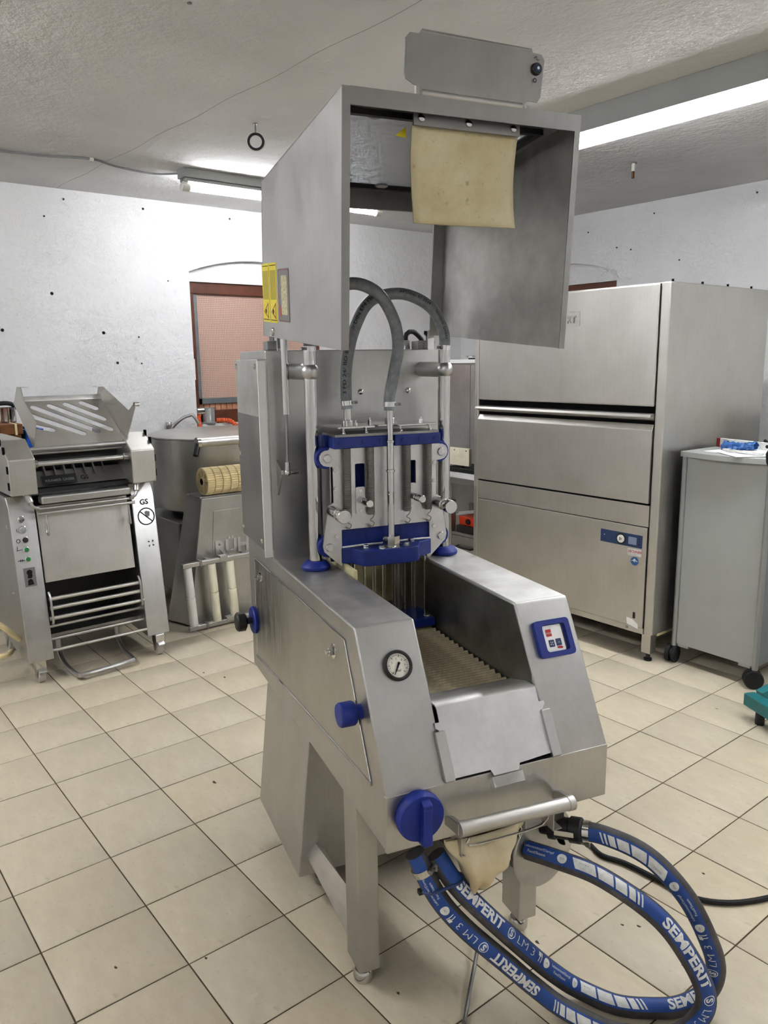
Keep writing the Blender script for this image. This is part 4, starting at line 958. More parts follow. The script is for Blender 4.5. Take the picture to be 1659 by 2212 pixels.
# ================================================================== derinding machine by the left wall (x = width, y = to the rear, z up)
DER = thing('derinding_machine', 'stainless derinding machine on castors with raised slotted tray', 'food machine', (-.14, .13, 0), 90)
fv = lambda z: .1*(z-.12)/.78          # leaning front
for a0, a1 in ((.052, .176), (.672, .798)):
    m_ = MB(); m_.prism([(0, .12), (fv(.9), .9), (.135, .955), (.72, .955), (.72, .24), (.30, .13)], 'x', a0, a1); m_.build('side_column', 'steel', DER, .004, 3)
m_ = MB(); m_.box(.17, .68, .45, .72, .2, .9); m_.build('motor_box', 'black', DER)  # black colour stands in for the shade inside the open base
m_ = MB(); m_.box(.17, .68, .14, .72, .19, .205); m_.build('shade_plate', 'steel_dark', DER)  # added plate that blocks light to deepen the shadow on the floor
# head blocks left and right
for a0, a1, s_ in ((.055, .182, -1), (.662, .792, 1)):
    m_ = MB(); m_.prism([(.02, .972), (.02, 1.148), (.16, 1.235), (.62, 1.235), (.62, .972)], 'x', a0, a1); hb_ = m_.build('head_block', 'steel_warm', DER, .006, 3)
    e = a0 if s_ < 0 else a1
    for v, z in ((.035, 1.02), (.035, 1.10), (.08, 1.19), (.14, 1.225)):
        m_ = MB(); m_.box(e-.004, e+.004, v-.012, v+.012, z-.018, z+.018); m_.build('slot', 'dark_gap', hb_)
# rollers and knife area between
for v, z, r in ((.06, 1.115, .013), (.15, 1.160, .009), (.10, 1.185, .011)):
    m_ = MB(); m_.cyl((.182, v, z), (.662, v, z), r, n=18); m_.build('cross_shaft', 'steel', DER)
for a_, b_ in ((.182, .20), (.63, .662)):
    m_ = MB(); m_.cyl((a_, .06, 1.115), (b_, .06, 1.115), .020, n=18); m_.build('shaft_collar', 'steel_dark', DER)
m_ = MB(); m_.cyl((.182, .30, 1.10), (.662, .30, 1.10), .075, n=28); m_.build('drive_drum', 'black', DER)  # coloured black for the shade between the head blocks
m_ = MB(); m_.prism([(.12, .99), (.20, 1.06), (.24, 1.06), (.24, .99)], 'x', .182, .662); kb_ = m_.build('knife_holder', 'steel_dark', DER)
for k in range(8):
    u = .21+k*.05
    m_ = MB(); m_.prism([(.15, 1.03), (.20, 1.085), (.24, 1.085), (.24, 1.03)], 'x', u, u+.008); m_.build('fin', 'steel_dark', kb_)
m_ = MB(); m_.hexa([(.235, .118, 1.0), (.405, .118, 1.0), (.405, .125, 1.0), (.235, .125, 1.0), (.235, .150, 1.04), (.405, .150, 1.04), (.405, .157, 1.04), (.235, .157, 1.04)]); np_ = m_.build('name_plate', 'black', kb_)
lettering('KRAMER GREBE', .021, 'print_grey', kb_, (.247, .124, 1.012), (1, 0, 0), (0, .62, .78), offset=.0004)
lettering('GS', .034, 'print_black', kb_, (.425, .124, 1.010), (1, 0, 0), (0, .62, .78), offset=.001)
m_ = MB(); m_.box(.182, .662, .09, .42, .965, .985); m_.build('inner_tray', 'black', DER)  # black here too, for the shaded head interior
# raised slotted tray with wings
def tr(u, t): return (u, .125+.27*t, 1.195+.215*t)
out = [(.215, 0.), (.675, 0.), (.655, 1.), (.245, 1.)]
sl = []
def slot(u0, t0, u1, t1, w):
    dx, dy = (u1-u0), (t1-t0)*.345; L_ = math.hypot(dx, dy); ang = math.degrees(math.atan2(dy, dx))
    a = [(u0+w*math.cos(R(ang+90+180*k/5)), t0+w*math.sin(R(ang+90+180*k/5))/.345) for k in range(6)]
    b = [(u1+w*math.cos(R(ang-90+180*k/5)), t1+w*math.sin(R(ang-90+180*k/5))/.345) for k in range(6)]
    return a+b
for u0, t0, u1, t1 in ((.245, .45, .33, .34), (.235, .72, .475, .22), (.285, .86, .555, .25), (.37, .88, .625, .28), (.455, .90, .615, .52), (.54, .92, .60, .78)):
    sl.append(slot(u0, t0, u1, t1, .0165))
nrm = Vector((0, -.215, .27)).normalized()
m_ = MB(); m_.plate(out, lambda a, b, d: tuple(Vector(tr(a, b))-nrm*d), .003, sl); tray = m_.build('slotted_tray', 'steel_warm', DER)
m_ = MB(); m_.hexa([(*tr(.245, 1)[:2], tr(.245, 1)[2]-.002), (*tr(.655, 1)[:2], tr(.655, 1)[2]-.002), (.655, .408, 1.432), (.245, .408, 1.432), (*tr(.245, 1)[:2], tr(.245, 1)[2]), (*tr(.655, 1)[:2], tr(.655, 1)[2]), (.655, .406, 1.436), (.245, .406, 1.436)]); m_.build('tray_rim', 'steel', tray)
m_ = MB(); m_.plate([(.115, 1.185), (.03, 1.325), (.20, 1.415), (.235, 1.452), (.255, 1.490), (.335, 1.484), (.40, 1.418), (.43, 1.405), (.36, 1.36)], lambda a, b, d: (.205+.0*a+d, a, b), .003); m_.build('tray_wing', 'steel_warm', tray)
m_ = MB(); m_.box(.205, .245, .25, .335, 1.486, 1.489); m_.build('wing_tab', 'steel_warm', tray)
m_ = MB(); m_.plate([(.13, 1.185), (-.045, 1.395), (-.03, 1.405), (.065, 1.357), (.36, 1.475), (.43, 1.478), (.47, 1.40)], lambda a, b, d: (.682-.08*max(0, a-.1)+d, a, b), .003); wr = m_.build('tray_wing', 'steel_warm', tray)
m_ = MB(); m_.box(.625, .66, .36, .43, 1.476, 1.479); m_.build('wing_tab', 'steel_warm', tray)
m_ = MB(); m_.cyl((.675, -.035, 1.392), (.70, -.035, 1.392), .012, n=14); m_.build('wing_pin', 'steel_polished', wr)
m_ = MB(); m_.cyl((.20, .118, 1.188), (.685, .118, 1.188), .009, n=14); m_.build('tray_hinge', 'steel', tray)
# guard sheet and bars
m_ = MB(); m_.hexa([(.185, .065, .505), (.655, .065, .505), (.655, .085, .505), (.185, .085, .505), (.185, .115, .90), (.655, .115, .90), (.655, .135, .90), (.185, .135, .90)]); m_.build('guard_sheet', 'steel_warm', DER, .004)
m_ = MB(); m_.box(.195, .65, .03, .10, .915, .955); m_.build('front_beam', 'steel', DER, .01, 3)
for v, z in ((.06, .89), (.05, .868)):
    m_ = MB(); m_.cyl((.178, v, z), (.672, v, z), .008, n=14); m_.build('guard_rod', 'steel', DER)
for u in (.215, .635):
    m_ = MB(); m_.tube(catmull([(u, .045, .86), (u, .035, .80), (u, .03, .76), (u, .06, .765), (u, .07, .80)], .01), .005, 8); m_.build('guard_hook', 'steel', DER)
for u0, u1, zz in ((.185, .662, .427), (.185, .662, .380), (.178, .672, .328)):
    m_ = MB(); m_.cyl((u0, fv(zz)-.01, zz), (u1, fv(zz)-.01, zz), .0105, n=16); m_.build('guard_bar', 'steel_warm', DER)
for u in (.188, .655):
    m_ = MB(); m_.tube(catmull([(u, .04, .46), (u, .015, .44), (u, .005, .38), (u, .0, .31), (u, .02, .30)], .02), .006, 8); m_.build('bar_hanger', 'steel', DER)
for z, v in ((.255, .12), (.206, .06), (.160, .015)):
    m_ = MB(); m_.cyl((.176, v, z), (.674, v, z), .0085, n=14); m_.build('foot_bar', 'steel_warm', DER)
m_ = MB(); m_.tube(catmull([(.265, .24, .17), (.262, .22, .07), (.255, .10, .035), (.262, -.06, .03), (.30, -.085, .03), (.53, -.062, .03), (.565, -.04, .03), (.572, .10, .035), (.58, .21, .07), (.58, .24, .17)], .03), .013, 10); m_.build('foot_pedal', 'steel', DER)
# support pins with curved ends
for u, s_ in ((.135, 1), (.70, -1)):
    m_ = MB(); m_.lathe([(.021, 0), (.021, .02), (.016, .022), (.016, .06), (.012, .064)], (u, .07, .985), (s_*.25, -.35, -1), 18); m_.tube(catmull([(u+s_*.012, .05, .93), (u+s_*.025, .045, .905), (u+s_*.05, .05, .895)], .01), .008, 8); m_.build('support_pin', 'steel', DER)
# lamps, switches and marks on the left column (leaning face)
fn = Vector((0, -.78, .1)).normalized(); fd = Vector((0, .1, .78)).normalized()
def fp(u, z, d=0.): return Vector((u, fv(z), z))+fn*d
for u, z, mat, r in ((.105, .845, 'chrome', .015), (.108, .792, 'clear_grey', .016), (.112, .740, 'black', .014), (.112, .692, 'green', .011), (.114, .643, 'green', .011)):
    m_ = MB(); m_.lathe([(r+.004, 0), (r+.004, .004), (r, .005)], fp(u, z), fn, 20); pb = m_.build('push_button', 'chrome', DER)
    m_ = MB(); m_.lathe([(r, .005), (r*.9, .014), (0, .015)], fp(u, z), fn, 20); m_.build('button_cap', mat, pb)
lettering('I', .022, 'print_black', DER, fp(.076, .784, .001), (1, 0, 0), fd)
m_ = MB(); m_.tube([fp(.080+.008*math.cos(a*.52), .738+.009*math.sin(a*.52), .0005) for a in range(12)], .0016, 6, True); m_.build('switch_mark', 'print_black', DER)
m_ = MB(); m_.tube([fp(.066, .692, .0005), fp(.094, .694, .0005)], .0014, 6); m_.tube([fp(.071, .712, .0005), fp(.071, .690, .0005)], .0012, 6); m_.build('switch_mark', 'print_black', DER)
m_ = MB(); m_.tube([fp(.066, .640, .0005), fp(.100, .640, .0005)], .0016, 6); m_.tube([fp(.079, .646, .0005), fp(.079, .634, .0005)], .0016, 6); m_.tube([fp(.088, .646, .0005), fp(.088, .634, .0005)], .0016, 6); m_.build('switch_mark', 'print_black', DER)
def face_plate(pts, mat, nm, par, d=.0006, holes=()):
    m_ = MB(); m_.plate(pts, lambda a, b, dd: tuple(fp(a, b, .0002+dd)), d, holes); return m_.build(nm, mat, par)
st_ = face_plate(quad(.085, .140, .505, .600), 'label_grey', 'hand_sticker', DER)
face_plate(circle(.112, .576, .014, 12), 'print_black', 'hand_symbol', st_, .001); face_plate([(.10, .548), (.12, .546), (.126, .562), (.118, .572), (.104, .57)], 'print_black', 'hand_symbol', st_, .0011); face_plate(circle(.112, .530, .013, 12), 'print_black', 'gear_symbol', st_, .001); face_plate([(.098, .512), (.128, .514), (.124, .528), (.10, .526)], 'print_black', 'gear_symbol', st_, .0011)
lettering('GS', .04, 'print_black', DER, fp(.715, .842, .001), (1, 0, 0), fd, offset=.001)
m_ = MB(); m_.plate(circle(.743, .775, .048, 30), lambda a, b, dd: tuple(fp(a, b, .0002+dd)), .0008, [circle(.743, .775, .042, 30)]); ps = m_.build('ban_ring', 'print_black', DER)
face_plate([(.710, .802), (.714, .806), (.776, .748), (.772, .744)], 'print_black', 'ban_bar', ps, .0009)
face_plate([(.735, .80), (.745, .805), (.765, .80), (.762, .775), (.742, .77)], 'print_grey', 'ban_symbol', ps, .0005)
for k in range(4):
    a = R(45+90*k); face_plate([(.752+math.cos(a)*.007, .625+math.sin(a)*.007), (.752+math.cos(a+.3)*.022, .625+math.sin(a+.3)*.022), (.752+math.cos(a-.2)*.02, .625+math.sin(a-.2)*.02)], 'print_black', 'scuff_mark', DER, .0004)
for u, v in ((.112, .02), (.735, .0), (.112, .62), (.735, .62)):
    m_ = MB(); m_.box(u-.025, u+.025, v-.012, v+.045, .075, .122); cs = m_.build('caster', 'steel_polished', DER, .004)
    m_ = MB(); m_.cyl((u-.016, v+.02, .037), (u+.016, v+.02, .037), .037, n=24); m_.build('caster_wheel', 'caster_grey', cs, .004)
    for s_ in (-1, 1):
        m_ = MB(); m_.prism([(v-.01, .08), (v+.04, .08), (v+.028, .025), (v+.012, .025)], 'x', u+s_*.021-.002, u+s_*.021+.002); m_.build('caster_fork', 'steel_polished', cs)
    m_ = MB(); m_.hexa([(u-.018, v-.035, .062), (u+.018, v-.035, .062), (u+.018, v-.008, .068), (u-.018, v-.008, .068), (u-.018, v-.035, .07), (u+.018, v-.035, .07), (u+.018, v-.008, .085), (u-.018, v-.008, .085)]); m_.build('caster_brake', 'alu', cs, .002)
m_ = MB(); m_.tube(catmull([(.048, .12, .22), (-.02, .10, .30), (-.09, .08, .36), (-.20, .08, .34), (-.24, .1, .22), (-.15, .1, .18), (-.03, .1, .16), (.02, .2, .14)], .03), .014, 10); m_.build('drain_hose', 'yellow_plastic', DER)
for v, z in ((.17, .80), (.17, .45)):
    m_ = MB(); m_.lathe([(.011, 0), (.010, .004), (.0, .006)], (.052, v, z), (-1, 0, 0), 14); m_.build('rivet', 'steel_polished', DER)

# ================================================================== vacuum tumbler with lidded drum (world frame)
TUM = thing('tumbler', 'grey vacuum tumbler with lidded round drum and embossed panel', 'food machine', (-.6, 1.55, 0), world=True)
tc_ = Vector((-1.03, 1.755, -.012)); TR = .475
m_ = MB(); m_.lathe([(.34, .62), (.44, .66), (TR-.006, .74), (TR, 1.10), (TR+.004, 1.128), (TR-.01, 1.13)], tc_, (0, 0, 1), 64); m_.build('drum', 'steel', TUM)
m_ = MB(); m_.lathe([(TR+.012, 1.132), (TR+.012, 1.140), (TR-.02, 1.150), (.2, 1.158), (0, 1.16)], tc_, (0, 0, 1), 64); lid = m_.build('drum_lid', 'steel_warm', TUM)
m_ = MB(); m_.cyl((-.47, 1.318, 1.128), (-.47, 1.95, 1.128), .028, n=24); lh = m_.build('lid_bar', 'steel_warm', TUM)
m_ = MB(); m_.cyl((-.47, 1.308, 1.128), (-.47, 1.330, 1.128), .032, n=24); m_.build('bar_cap', 'steel_polished', lh)
m_ = MB(); m_.cyl((-.47, 1.318, 1.12), (-.44, 1.285, 1.055), .017, n=16); m_.build('bar_grip', 'black', lh)
m_ = MB(); m_.cyl((-.47, 1.62, 1.12), (-.52, 1.63, 1.08), .014, n=12); m_.build('bar_hinge', 'steel_dark', lh)
m_ = MB(); m_.hexa([(-.45, 1.19, .01), (-.45, 2.0, .01), (-.66, 2.0, .01), (-.66, 1.13, .01), (-.45, 1.312, .79), (-.45, 1.9, .79), (-.64, 1.9, .80), (-.64, 1.30, .80)]); m_.build('console', 'steel', TUM, .006, 3)
m_ = MB(); m_.box(-.60, -.445, 1.30, 1.9, .79, .803); m_.build('console_top', 'steel_dark', TUM, .003)
m_ = MB(); m_.plate([(1.383, .704), (1.335, .10), (1.95, .10), (1.95, .704)], lambda a, b, d: (-.4495+d, a, b), .003); cp_ = m_.build('console_panel', 'steel', TUM, .0015)
for o_, mt, dz in ((0, 'alu', .003),):
    lettering('RÜHLE', .118, mt, cp_, (-.4455, 1.375, .432), (0, 1, 0), (0, 0, 1), 'embossed_lettering', .004, depth=dz, extrude=.004)
m_ = MB(); m_.box(-1.35, -.72, 1.27, 2.2, .12, .60); m_.build('undercarriage', 'steel_dark', TUM, .01)
# rack with white plastic rollers in front of the console
rk = TUM
for z0 in (.405, .012):
    m_ = MB(); sx = -.36
    off = 0 if z0 > .2 else .022
    m_.box(sx-.016, sx+.016, 1.118+off, 1.62, z0, z0+.028); m_.build('rack_rail', 'steel', TUM, .004)
    m_ = MB(); m_.box(sx-.02, sx+.02, 1.225+off, 1.24+off, z0-.003, z0+.034); m_.build('rail_joint', 'steel_dark', TUM)
    m_ = MB(); m_.box(sx-.02, sx+.02, 1.36+off, 1.41+off, z0+.012, z0+.04); m_.build('rail_clip', 'steel', TUM, .002)
for y, mt in ((1.160, 'white_plastic'), (1.314, 'ivory'), (1.436, 'ivory')):
    a, b = Vector((-.36, y-.008, .404)), Vector((-.36, y+.014, .040)); ax = (a-b); L_ = ax.length
    m_ = MB(); m_.lathe([(.025, 0), (.0265, .004), (.0265, L_*.49), (.024, L_*.495), (.019, L_*.5), (.019, L_*.51), (.024, L_*.515), (.0265, L_*.52), (.0265, L_-.004), (.025, L_)], b, ax, 24); m_.build('rack_roller', mt, TUM)
for y in (1.3, 1.55):
    m_ = MB(); m_.box(-.45, -.37, y, y+.02, .41, .425); m_.build('rack_arm', 'steel_dark', TUM)
for y in (1.2, 1.85):
    for x in (-.60, -1.2):
        m_ = MB(); m_.cyl((x, y-.02, .05), (x, y+.02, .05), .05, n=20); m_.build('caster_wheel', 'black', TUM)
# toothed plastic roller lying on the console
TRO = thing('toothed_roller', 'cream plastic toothed roller with spoked end lying on the tumbler console', 'roller', (-.53, 1.5, .803), world=True)
rc = Vector((-.478, 1.335, .889)); rr_ = .085
nT = 36
def ring(r_out, y0, y1, ph):
    pts = []
    for i in range(nT):
        for f, r in ((0, r_out-.007), (.28, r_out), (.72, r_out), (1., r_out-.007)):
            a = 2*math.pi*(i+f*.96)/nT+ph; pts.append((rc.x+r*math.cos(a), rc.z+r*math.sin(a)))
    return pts
for k in range(7):
    m_ = MB(); y0 = rc.y+k*.052; pts = ring(rr_, 0, 0, .05*(k % 2)); n_ = len(pts)
    inn = [(rc.x+.068*math.cos(2*math.pi*i/n_), rc.z+.068*math.sin(2*math.pi*i/n_)) for i in range(n_)]
    vs = []
    for y in (y0, y0+.046): vs += [(x, y, z) for x, z in pts]+[(x, y, z) for x, z in inn]
    fs = []
    for i in range(n_):
        j = (i+1) % n_; o_ = 2*n_
        fs += [(i, j, j+o_, i+o_), (i, i+n_, j+n_, j), (i+o_, j+o_, j+n_+o_, i+n_+o_), (i+n_, i+n_+o_, j+n_+o_, j+n_)]
    m_.add(vs, fs); m_.build('toothed_ring', 'yellow_plastic', TRO)
m_ = MB(); m_.cyl((rc.x, rc.y+.012, rc.z), (rc.x, rc.y+.36, rc.z), .069, n=36); m_.build('core', 'yellow_plastic', TRO)
for k in range(8):
    a = 2*math.pi*k/8+.2; d = Vector((math.cos(a), 0, math.sin(a))); e = Vector((-math.sin(a), 0, math.cos(a)))*.006
    m_ = MB(); p = rc+d*.02; q = rc+d*.071; y = Vector((0, .016, 0))
    m_.hexa([p-e, q-e, q-e+y, p-e+y, p+e, q+e, q+e+y, p+e+y]); m_.build('spoke', 'yellow_plastic', TRO)
m_ = MB(); m_.lathe([(.030, -.004), (.030, .012), (.019, .012)], rc, (0, 1, 0), 24); m_.build('hub', 'yellow_plastic', TRO)
m_ = MB(); m_.cyl(rc+Vector((0, -.0045, 0)), rc+Vector((0, .014, 0)), .020, n=20); m_.build('bore', 'dark_gap', TRO)

# ---------------- tap, hand pump, things behind the derinder
TAP = thing('wall_tap', 'chrome bent-spout water tap on the whitewashed wall beside the window', 'tap', (X0+.02, 1.69, 1.10), world=True)
m_ = MB(); m_.cyl((X0+.01, 1.69, 1.10), (X0+.01, 1.69, 1.165), .024, n=18); m_.cyl((X0-.005, 1.69, 1.13), (X0+.03, 1.69, 1.13), .03, n=18); m_.build('tap_body', 'chrome', TAP)
m_ = MB(); m_.tube(catmull([(X0+.02, 1.71, 1.115), (X0+.04, 1.735, 1.15), (X0+.08, 1.78, 1.195), (X0+.10, 1.835, 1.213), (X0+.11, 1.85, 1.205), (X0+.115, 1.88, 1.155), (X0+.115, 1.885, 1.145)], .012), .012, 12); m_.build('spout', 'steel', TAP)
PMP = thing('hand_pump', 'clear and chrome hand pump with ribbed orange hose on the window ledge', 'pump', (X0-.03, 2.02, SILL), world=True)
m_ = MB(); m_.lathe([(.058, 0), (.06, .012), (.05, .016), (.05, .118), (.052, .12), (.052, .126), (0, .127)], (X0-.04, 2.045, SILL), (0, 0, 1), 32); m_.build('cylinder', 'clear_grey', PMP)
m_ = MB(); m_.lathe([(.058, -.002), (.058, .012), (.05, .014)], (X0-.04, 2.045, SILL), (0, 0, 1), 6); m_.build('base_nut', 'chrome', PMP)
m_ = MB(); m_.lathe([(.030, 0), (.030, .06), (.024, .065), (.024, .075), (.014, .08), (.014, .125)], (X0-.04, 2.005, SILL+.10), (0, -1, 0), 20); m_.build('spray_head', 'chrome', PMP)
m_ = MB(); m_.cyl((X0-.04, 1.882, SILL+.10), (X0-.04, 1.872, SILL+.10), .008, n=12); m_.build('nozzle', 'black', PMP)
cpts = catmull([(X0-.04, 1.965, SILL+.075), (X0-.03, 1.955, SILL+.055), (X0-.0, 1.945, SILL), (X0+.06, 1.945, SILL-.10), (X0+.08, 1.95, SILL-.25)], .0045)
m_ = MB(); m_.tube(cpts, lambda f: .018+.0025*math.sin(f*len(cpts)*1.6), 14); m_.build('ribbed_hose', 'orange', PMP)
cpts = catmull([(X0-.02, 2.10, SILL+.022), (X0+.0, 2.15, SILL+.022), (X0+.03, 2.20, SILL+.012), (X0+.06, 2.24, SILL-.03)], .0045)
m_ = MB(); m_.tube(cpts, lambda f: .018+.0025*math.sin(f*len(cpts)*1.6), 14); m_.build('ribbed_hose', 'orange', PMP)
# bench against the wall behind the derinder carrying odds and ends
BN = thing('wall_bench', 'steel bench against the wall behind the derinding machine', 'bench', (-1.35, .4, 0), world=True)
m_ = MB(); m_.box(-1.74, -1.02, -.4, .98, 1.05, 1.09); m_.build('bench_top', 'steel', BN, .004)
for x in (-1.70, -1.06):
    for y in (-.36, .94):
        m_ = MB(); m_.box(x-.02, x+.02, y-.02, y+.02, 0, 1.05); m_.build('leg', 'steel_dark', BN)
CR = thing('blue_crate', 'bright blue plastic crate on the bench behind the derinding machine', 'crate', (-1.2, .62, 1.09), world=True)
m_ = MB(); m_.plate(rrect(-1.36, -1.06, .50, .60, .02), XY(1.092), .006); m_.build('crate_floor', 'blue_crate', CR)
m_ = MB(); m_.plate(rrect(-1.36, -1.06, .50, .60, .02), XY(1.092), .13, [rrect(-1.35, -1.07, .51, .59, .018)]); m_.build('crate_wall', 'blue_crate', CR)
m_ = MB(); m_.plate(rrect(-1.368, -1.052, .492, .608, .02), XY(1.21), .014, [rrect(-1.35, -1.07, .51, .59, .018)]); m_.build('crate_rim', 'blue_crate', CR)
PB_ = thing('wooden_box', 'worn brown wooden box lying on the bench at the left edge', 'box', (-1.2, .25, 1.09), world=True)
m_ = MB(); m_.box(-1.42, -1.04, .05, .475, 1.091, 1.20); m_.build('box_body', 'wood_brown', PB_, .006)
m_ = MB(); m_.box(-1.43, -1.03, .04, .485, 1.20, 1.262); m_.build('box_lid', 'wood_brown', PB_, .006)
for y in (.10, .44):
    m_ = MB(); m_.box(-1.432, -1.028, y, y+.012, 1.198, 1.264); m_.build('box_strap', 'yellow_plastic', PB_)
PT = thing('steel_pot', 'small steel pot with a black curved handle on the wooden box', 'pot', (-1.2, .38, 1.264), world=True)
m_ = MB(); m_.lathe([(.04, 0), (.045, .005), (.045, .085), (.047, .088), (.042, .088), (.042, .01), (0, .01)], (-1.2, .45, 1.264), (0, 0, 1), 28); m_.build('pot_body', 'chrome', PT)
m_ = MB(); m_.tube(catmull([(-1.19, .50, 1.345), (-1.19, .47, 1.372), (-1.19, .42, 1.378), (-1.19, .37, 1.366), (-1.19, .35, 1.34), (-1.19, .34, 1.30)], .012), .013, 10); m_.build('pot_handle', 'black', PT)

# ================================================================== dishwasher (world frame, front at y = 2.80)
DW = thing('dishwasher', 'tall stainless steel industrial dishwasher with two stacked doors', 'dishwasher', (1.05, 3.3, 0), world=True)
yF = 2.80; xl, xr = .375, 1.70
m_ = MB(); m_.box(xl, xr, yF+.02, 3.80, .155, 1.956); m_.build('body', 'steel_warm', DW, .006, 3)
for a, b in ((xl, .413), (1.648, xr)):
    m_ = MB(); m_.box(a, b, yF, yF+.03, .155, 1.956); m_.build('corner_post', 'steel_warm', DW, .008, 3)
m_ = MB(); m_.box(.413, 1.648, yF+.012, yF+.022, .16, 1.95); m_.build('door_recess', 'dark_gap', DW)
m_ = MB(); m_.box(.420, 1.643, yF-.008, yF+.014, 1.352, 1.950); ud = m_.build('upper_door', 'steel_warm', DW, .008, 3)
m_ = MB(); m_.prism([(yF+.014, 1.318), (yF-.028, 1.312), (yF-.034, 1.300), (yF+.0, 1.284), (yF+.014, 1.280)], 'x', .416, 1.645); m_.build('door_handle', 'steel_warm', DW)
m_ = MB(); m_.prism([(yF+.014, .856), (yF-.008, .856), (yF-.008, 1.232), (yF+.010, 1.262), (yF+.014, 1.262)], 'x', .416, 1.642); m_.build('lower_door', 'steel_warm', DW, .006, 3)
m_ = MB(); m_.box(.414, 1.646, yF-.002, yF+.014, .732, .845); m_.build('trim_panel', 'steel_warm', DW, .003)
m_ = MB(); m_.box(.414, 1.643, yF-.004, yF+.014, .185, .728); m_.build('service_panel', 'steel_warm', DW, .002)
m_ = MB(); m_.box(.414, 1.646, yF, yF+.014, .150, .183); m_.build('plinth', 'steel_warm', DW, .002)
lettering('RT', .052, 'steel', ud, (1.085, yF-.0085, 1.785), (1, 0, 0), (0, 0, 1), 'embossed_lettering', .002, depth=.002, extrude=.002)
m_ = MB(); m_.plate(rrect(.80, 1.175, 1.765, 1.845, .006, 3), XZ(yF-.010), .002, [rrect(.803, 1.172, 1.768, 1.842, .005, 3)]); m_.build('logo_frame', 'steel', ud)
cp_ = None
m_ = MB(); m_.plate(rrect(1.36, 1.618, .614, .683, .002, 2), XZ(yF-.006), .003); ctl = m_.build('control_panel', 'navy', DW)
m_ = MB(); m_.cyl((1.490, yF-.007, .648), (1.490, yF-.006, .648), .031, n=28); m_.build('button_ring', 'black', ctl)
m_ = MB(); m_.cyl((1.490, yF-.011, .648), (1.490, yF-.006, .648), .021, n=28); m_.build('start_button', 'white_plastic', ctl)
m_ = MB(); m_.plate([(1.484, .639), (1.500, .648), (1.484, .657)], XZ(yF-.0125), .001, [[(1.4865, .643), (1.495, .648), (1.4865, .653)]]); m_.build('play_symbol', 'print_black', ctl)
m_ = MB(); m_.plate(rrect(1.536, 1.585, .628, .668, .002, 2), XZ(yF-.008), .002); m_.build('display', 'display', ctl)
for z in (.633, .648, .663):
    m_ = MB(); m_.cyl((1.600, yF-.008, z), (1.600, yF-.006, z), .0045, n=10); m_.build('touch_key', 'black', ctl)
m_ = MB(); m_.cyl((1.385, yF-.0075, .655), (1.385, yF-.006, .655), .003, n=10); m_.build('led', 'print_white', ctl)
m_ = MB(); m_.plate(rrect(1.533, 1.615, .568, .606, .003, 3), XZ(yF-.0055), .0012); sk = m_.build('dealer_sticker', 'print_white', DW)
lettering('LECHNER', .0185, 'red', sk, (1.539, yF-.0056, .585), (1, 0, 0), (0, 0, 1), offset=.0003)
lettering('www.lechner.at  Service', .0052, 'print_grey', sk, (1.541, yF-.0056, .574), (1, 0, 0), (0, 0, 1))
m_ = MB(); m_.cyl((1.578, yF-.0055, .540), (1.578, yF-.004, .540), .023, n=24); rs = m_.build('round_sticker', 'glove', DW)
m_ = MB(); m_.tube([(1.561, yF-.0062, .540), (1.570, yF-.0062, .545), (1.578, yF-.0062, .537), (1.586, yF-.0062, .545), (1.595, yF-.0062, .540)], .002, 6); m_.build('wave_symbol', 'print_white', rs)
m_ = MB(); m_.plate(circle(1.578, .548, .006, 10), XZ(yF-.0062), .0006); m_.build('drop_symbol', 'print_white', rs)
m_ = MB(); m_.box(1.583, 1.596, yF-.006, yF-.003, .228, .262); m_.build('lock_slot', 'black', DW)
m_ = MB(); m_.plate([(1.545, .225), (1.58, .222), (1.615, .20), (1.618, .175), (1.55, .188)], XZ(yF-.0052), .001); m_.build('worn_sticker', 'paper', DW)
m_ = MB(); m_.cyl((1.547, yF-.004, .168), (1.547, yF+.002, .168), .008, n=12); m_.build('screw', 'steel_dark', DW)
for x, y in ((1.655, 2.845), (.42, 2.845), (1.655, 3.73), (.42, 3.73)):
    m_ = MB(); m_.box(x-.027, x+.027, y-.027, y+.027, .045, .156); lg = m_.build('leg', 'steel_warm', DW, .002)
    m_ = MB(); m_.lathe([(.022, 0), (.022, .012), (.012, .016), (.012, .05)], (x, y, 0), (0, 0, 1), 18); m_.build('foot', 'black', lg)
m_ = MB(); m_.box(1.66, 1.694, 2.86, 3.7, .14, .156); m_.build('under_rail', 'cream_plate', DW)
for x, y in ((1.69, 2.83), (1.69, 3.1), (1.69, 3.35), (1.69, 3.6)):
    m_ = MB(); m_.cyl((x, y, 1.955), (x, y, 1.968), .006, n=8); m_.build('roof_screw', 'dark_gap', DW)

# ---------------- grey rolling cabinet
CA = -2.
CT = thing('rolling_cabinet', 'grey rolling cabinet with rounded top board and black castors beside the dishwasher', 'cabinet', (1.745, 2.93, 0), CA)
cw, cdp, ch = .455, .44, 1.10
wr_ = .046
m_ = MB(); m_.box(.022, cw-.012, .0, .012, .105, ch); m_.build('front_panel', 'grey_laminate', CT, .002)
for a in (.006, cw-.006):
    m_ = MB(); m_.box(a-.006, a+.006, .01, cdp, .105, ch); m_.build('side_panel', 'blue_laminate', CT, .002)
m_ = MB(); m_.box(.01, cw-.01, cdp-.012, cdp, .105, ch); m_.build('rear_panel', 'blue_laminate', CT)
m_ = MB(); m_.box(.01, cw-.01, .01, cdp, .105, .125); m_.build('cabinet_floor', 'blue_laminate', CT)
for a in (.008, cw-.006):
    m_ = MB(); m_.cyl((a, .002, .092), (a, .002, ch), .014, n=18); po = m_.build('corner_post', 'cart_edge', CT)
    m_ = MB(); m_.cyl((a, .002, .086), (a, .002, .092), .0145, n=18); m_.build('post_ring', 'black', po)
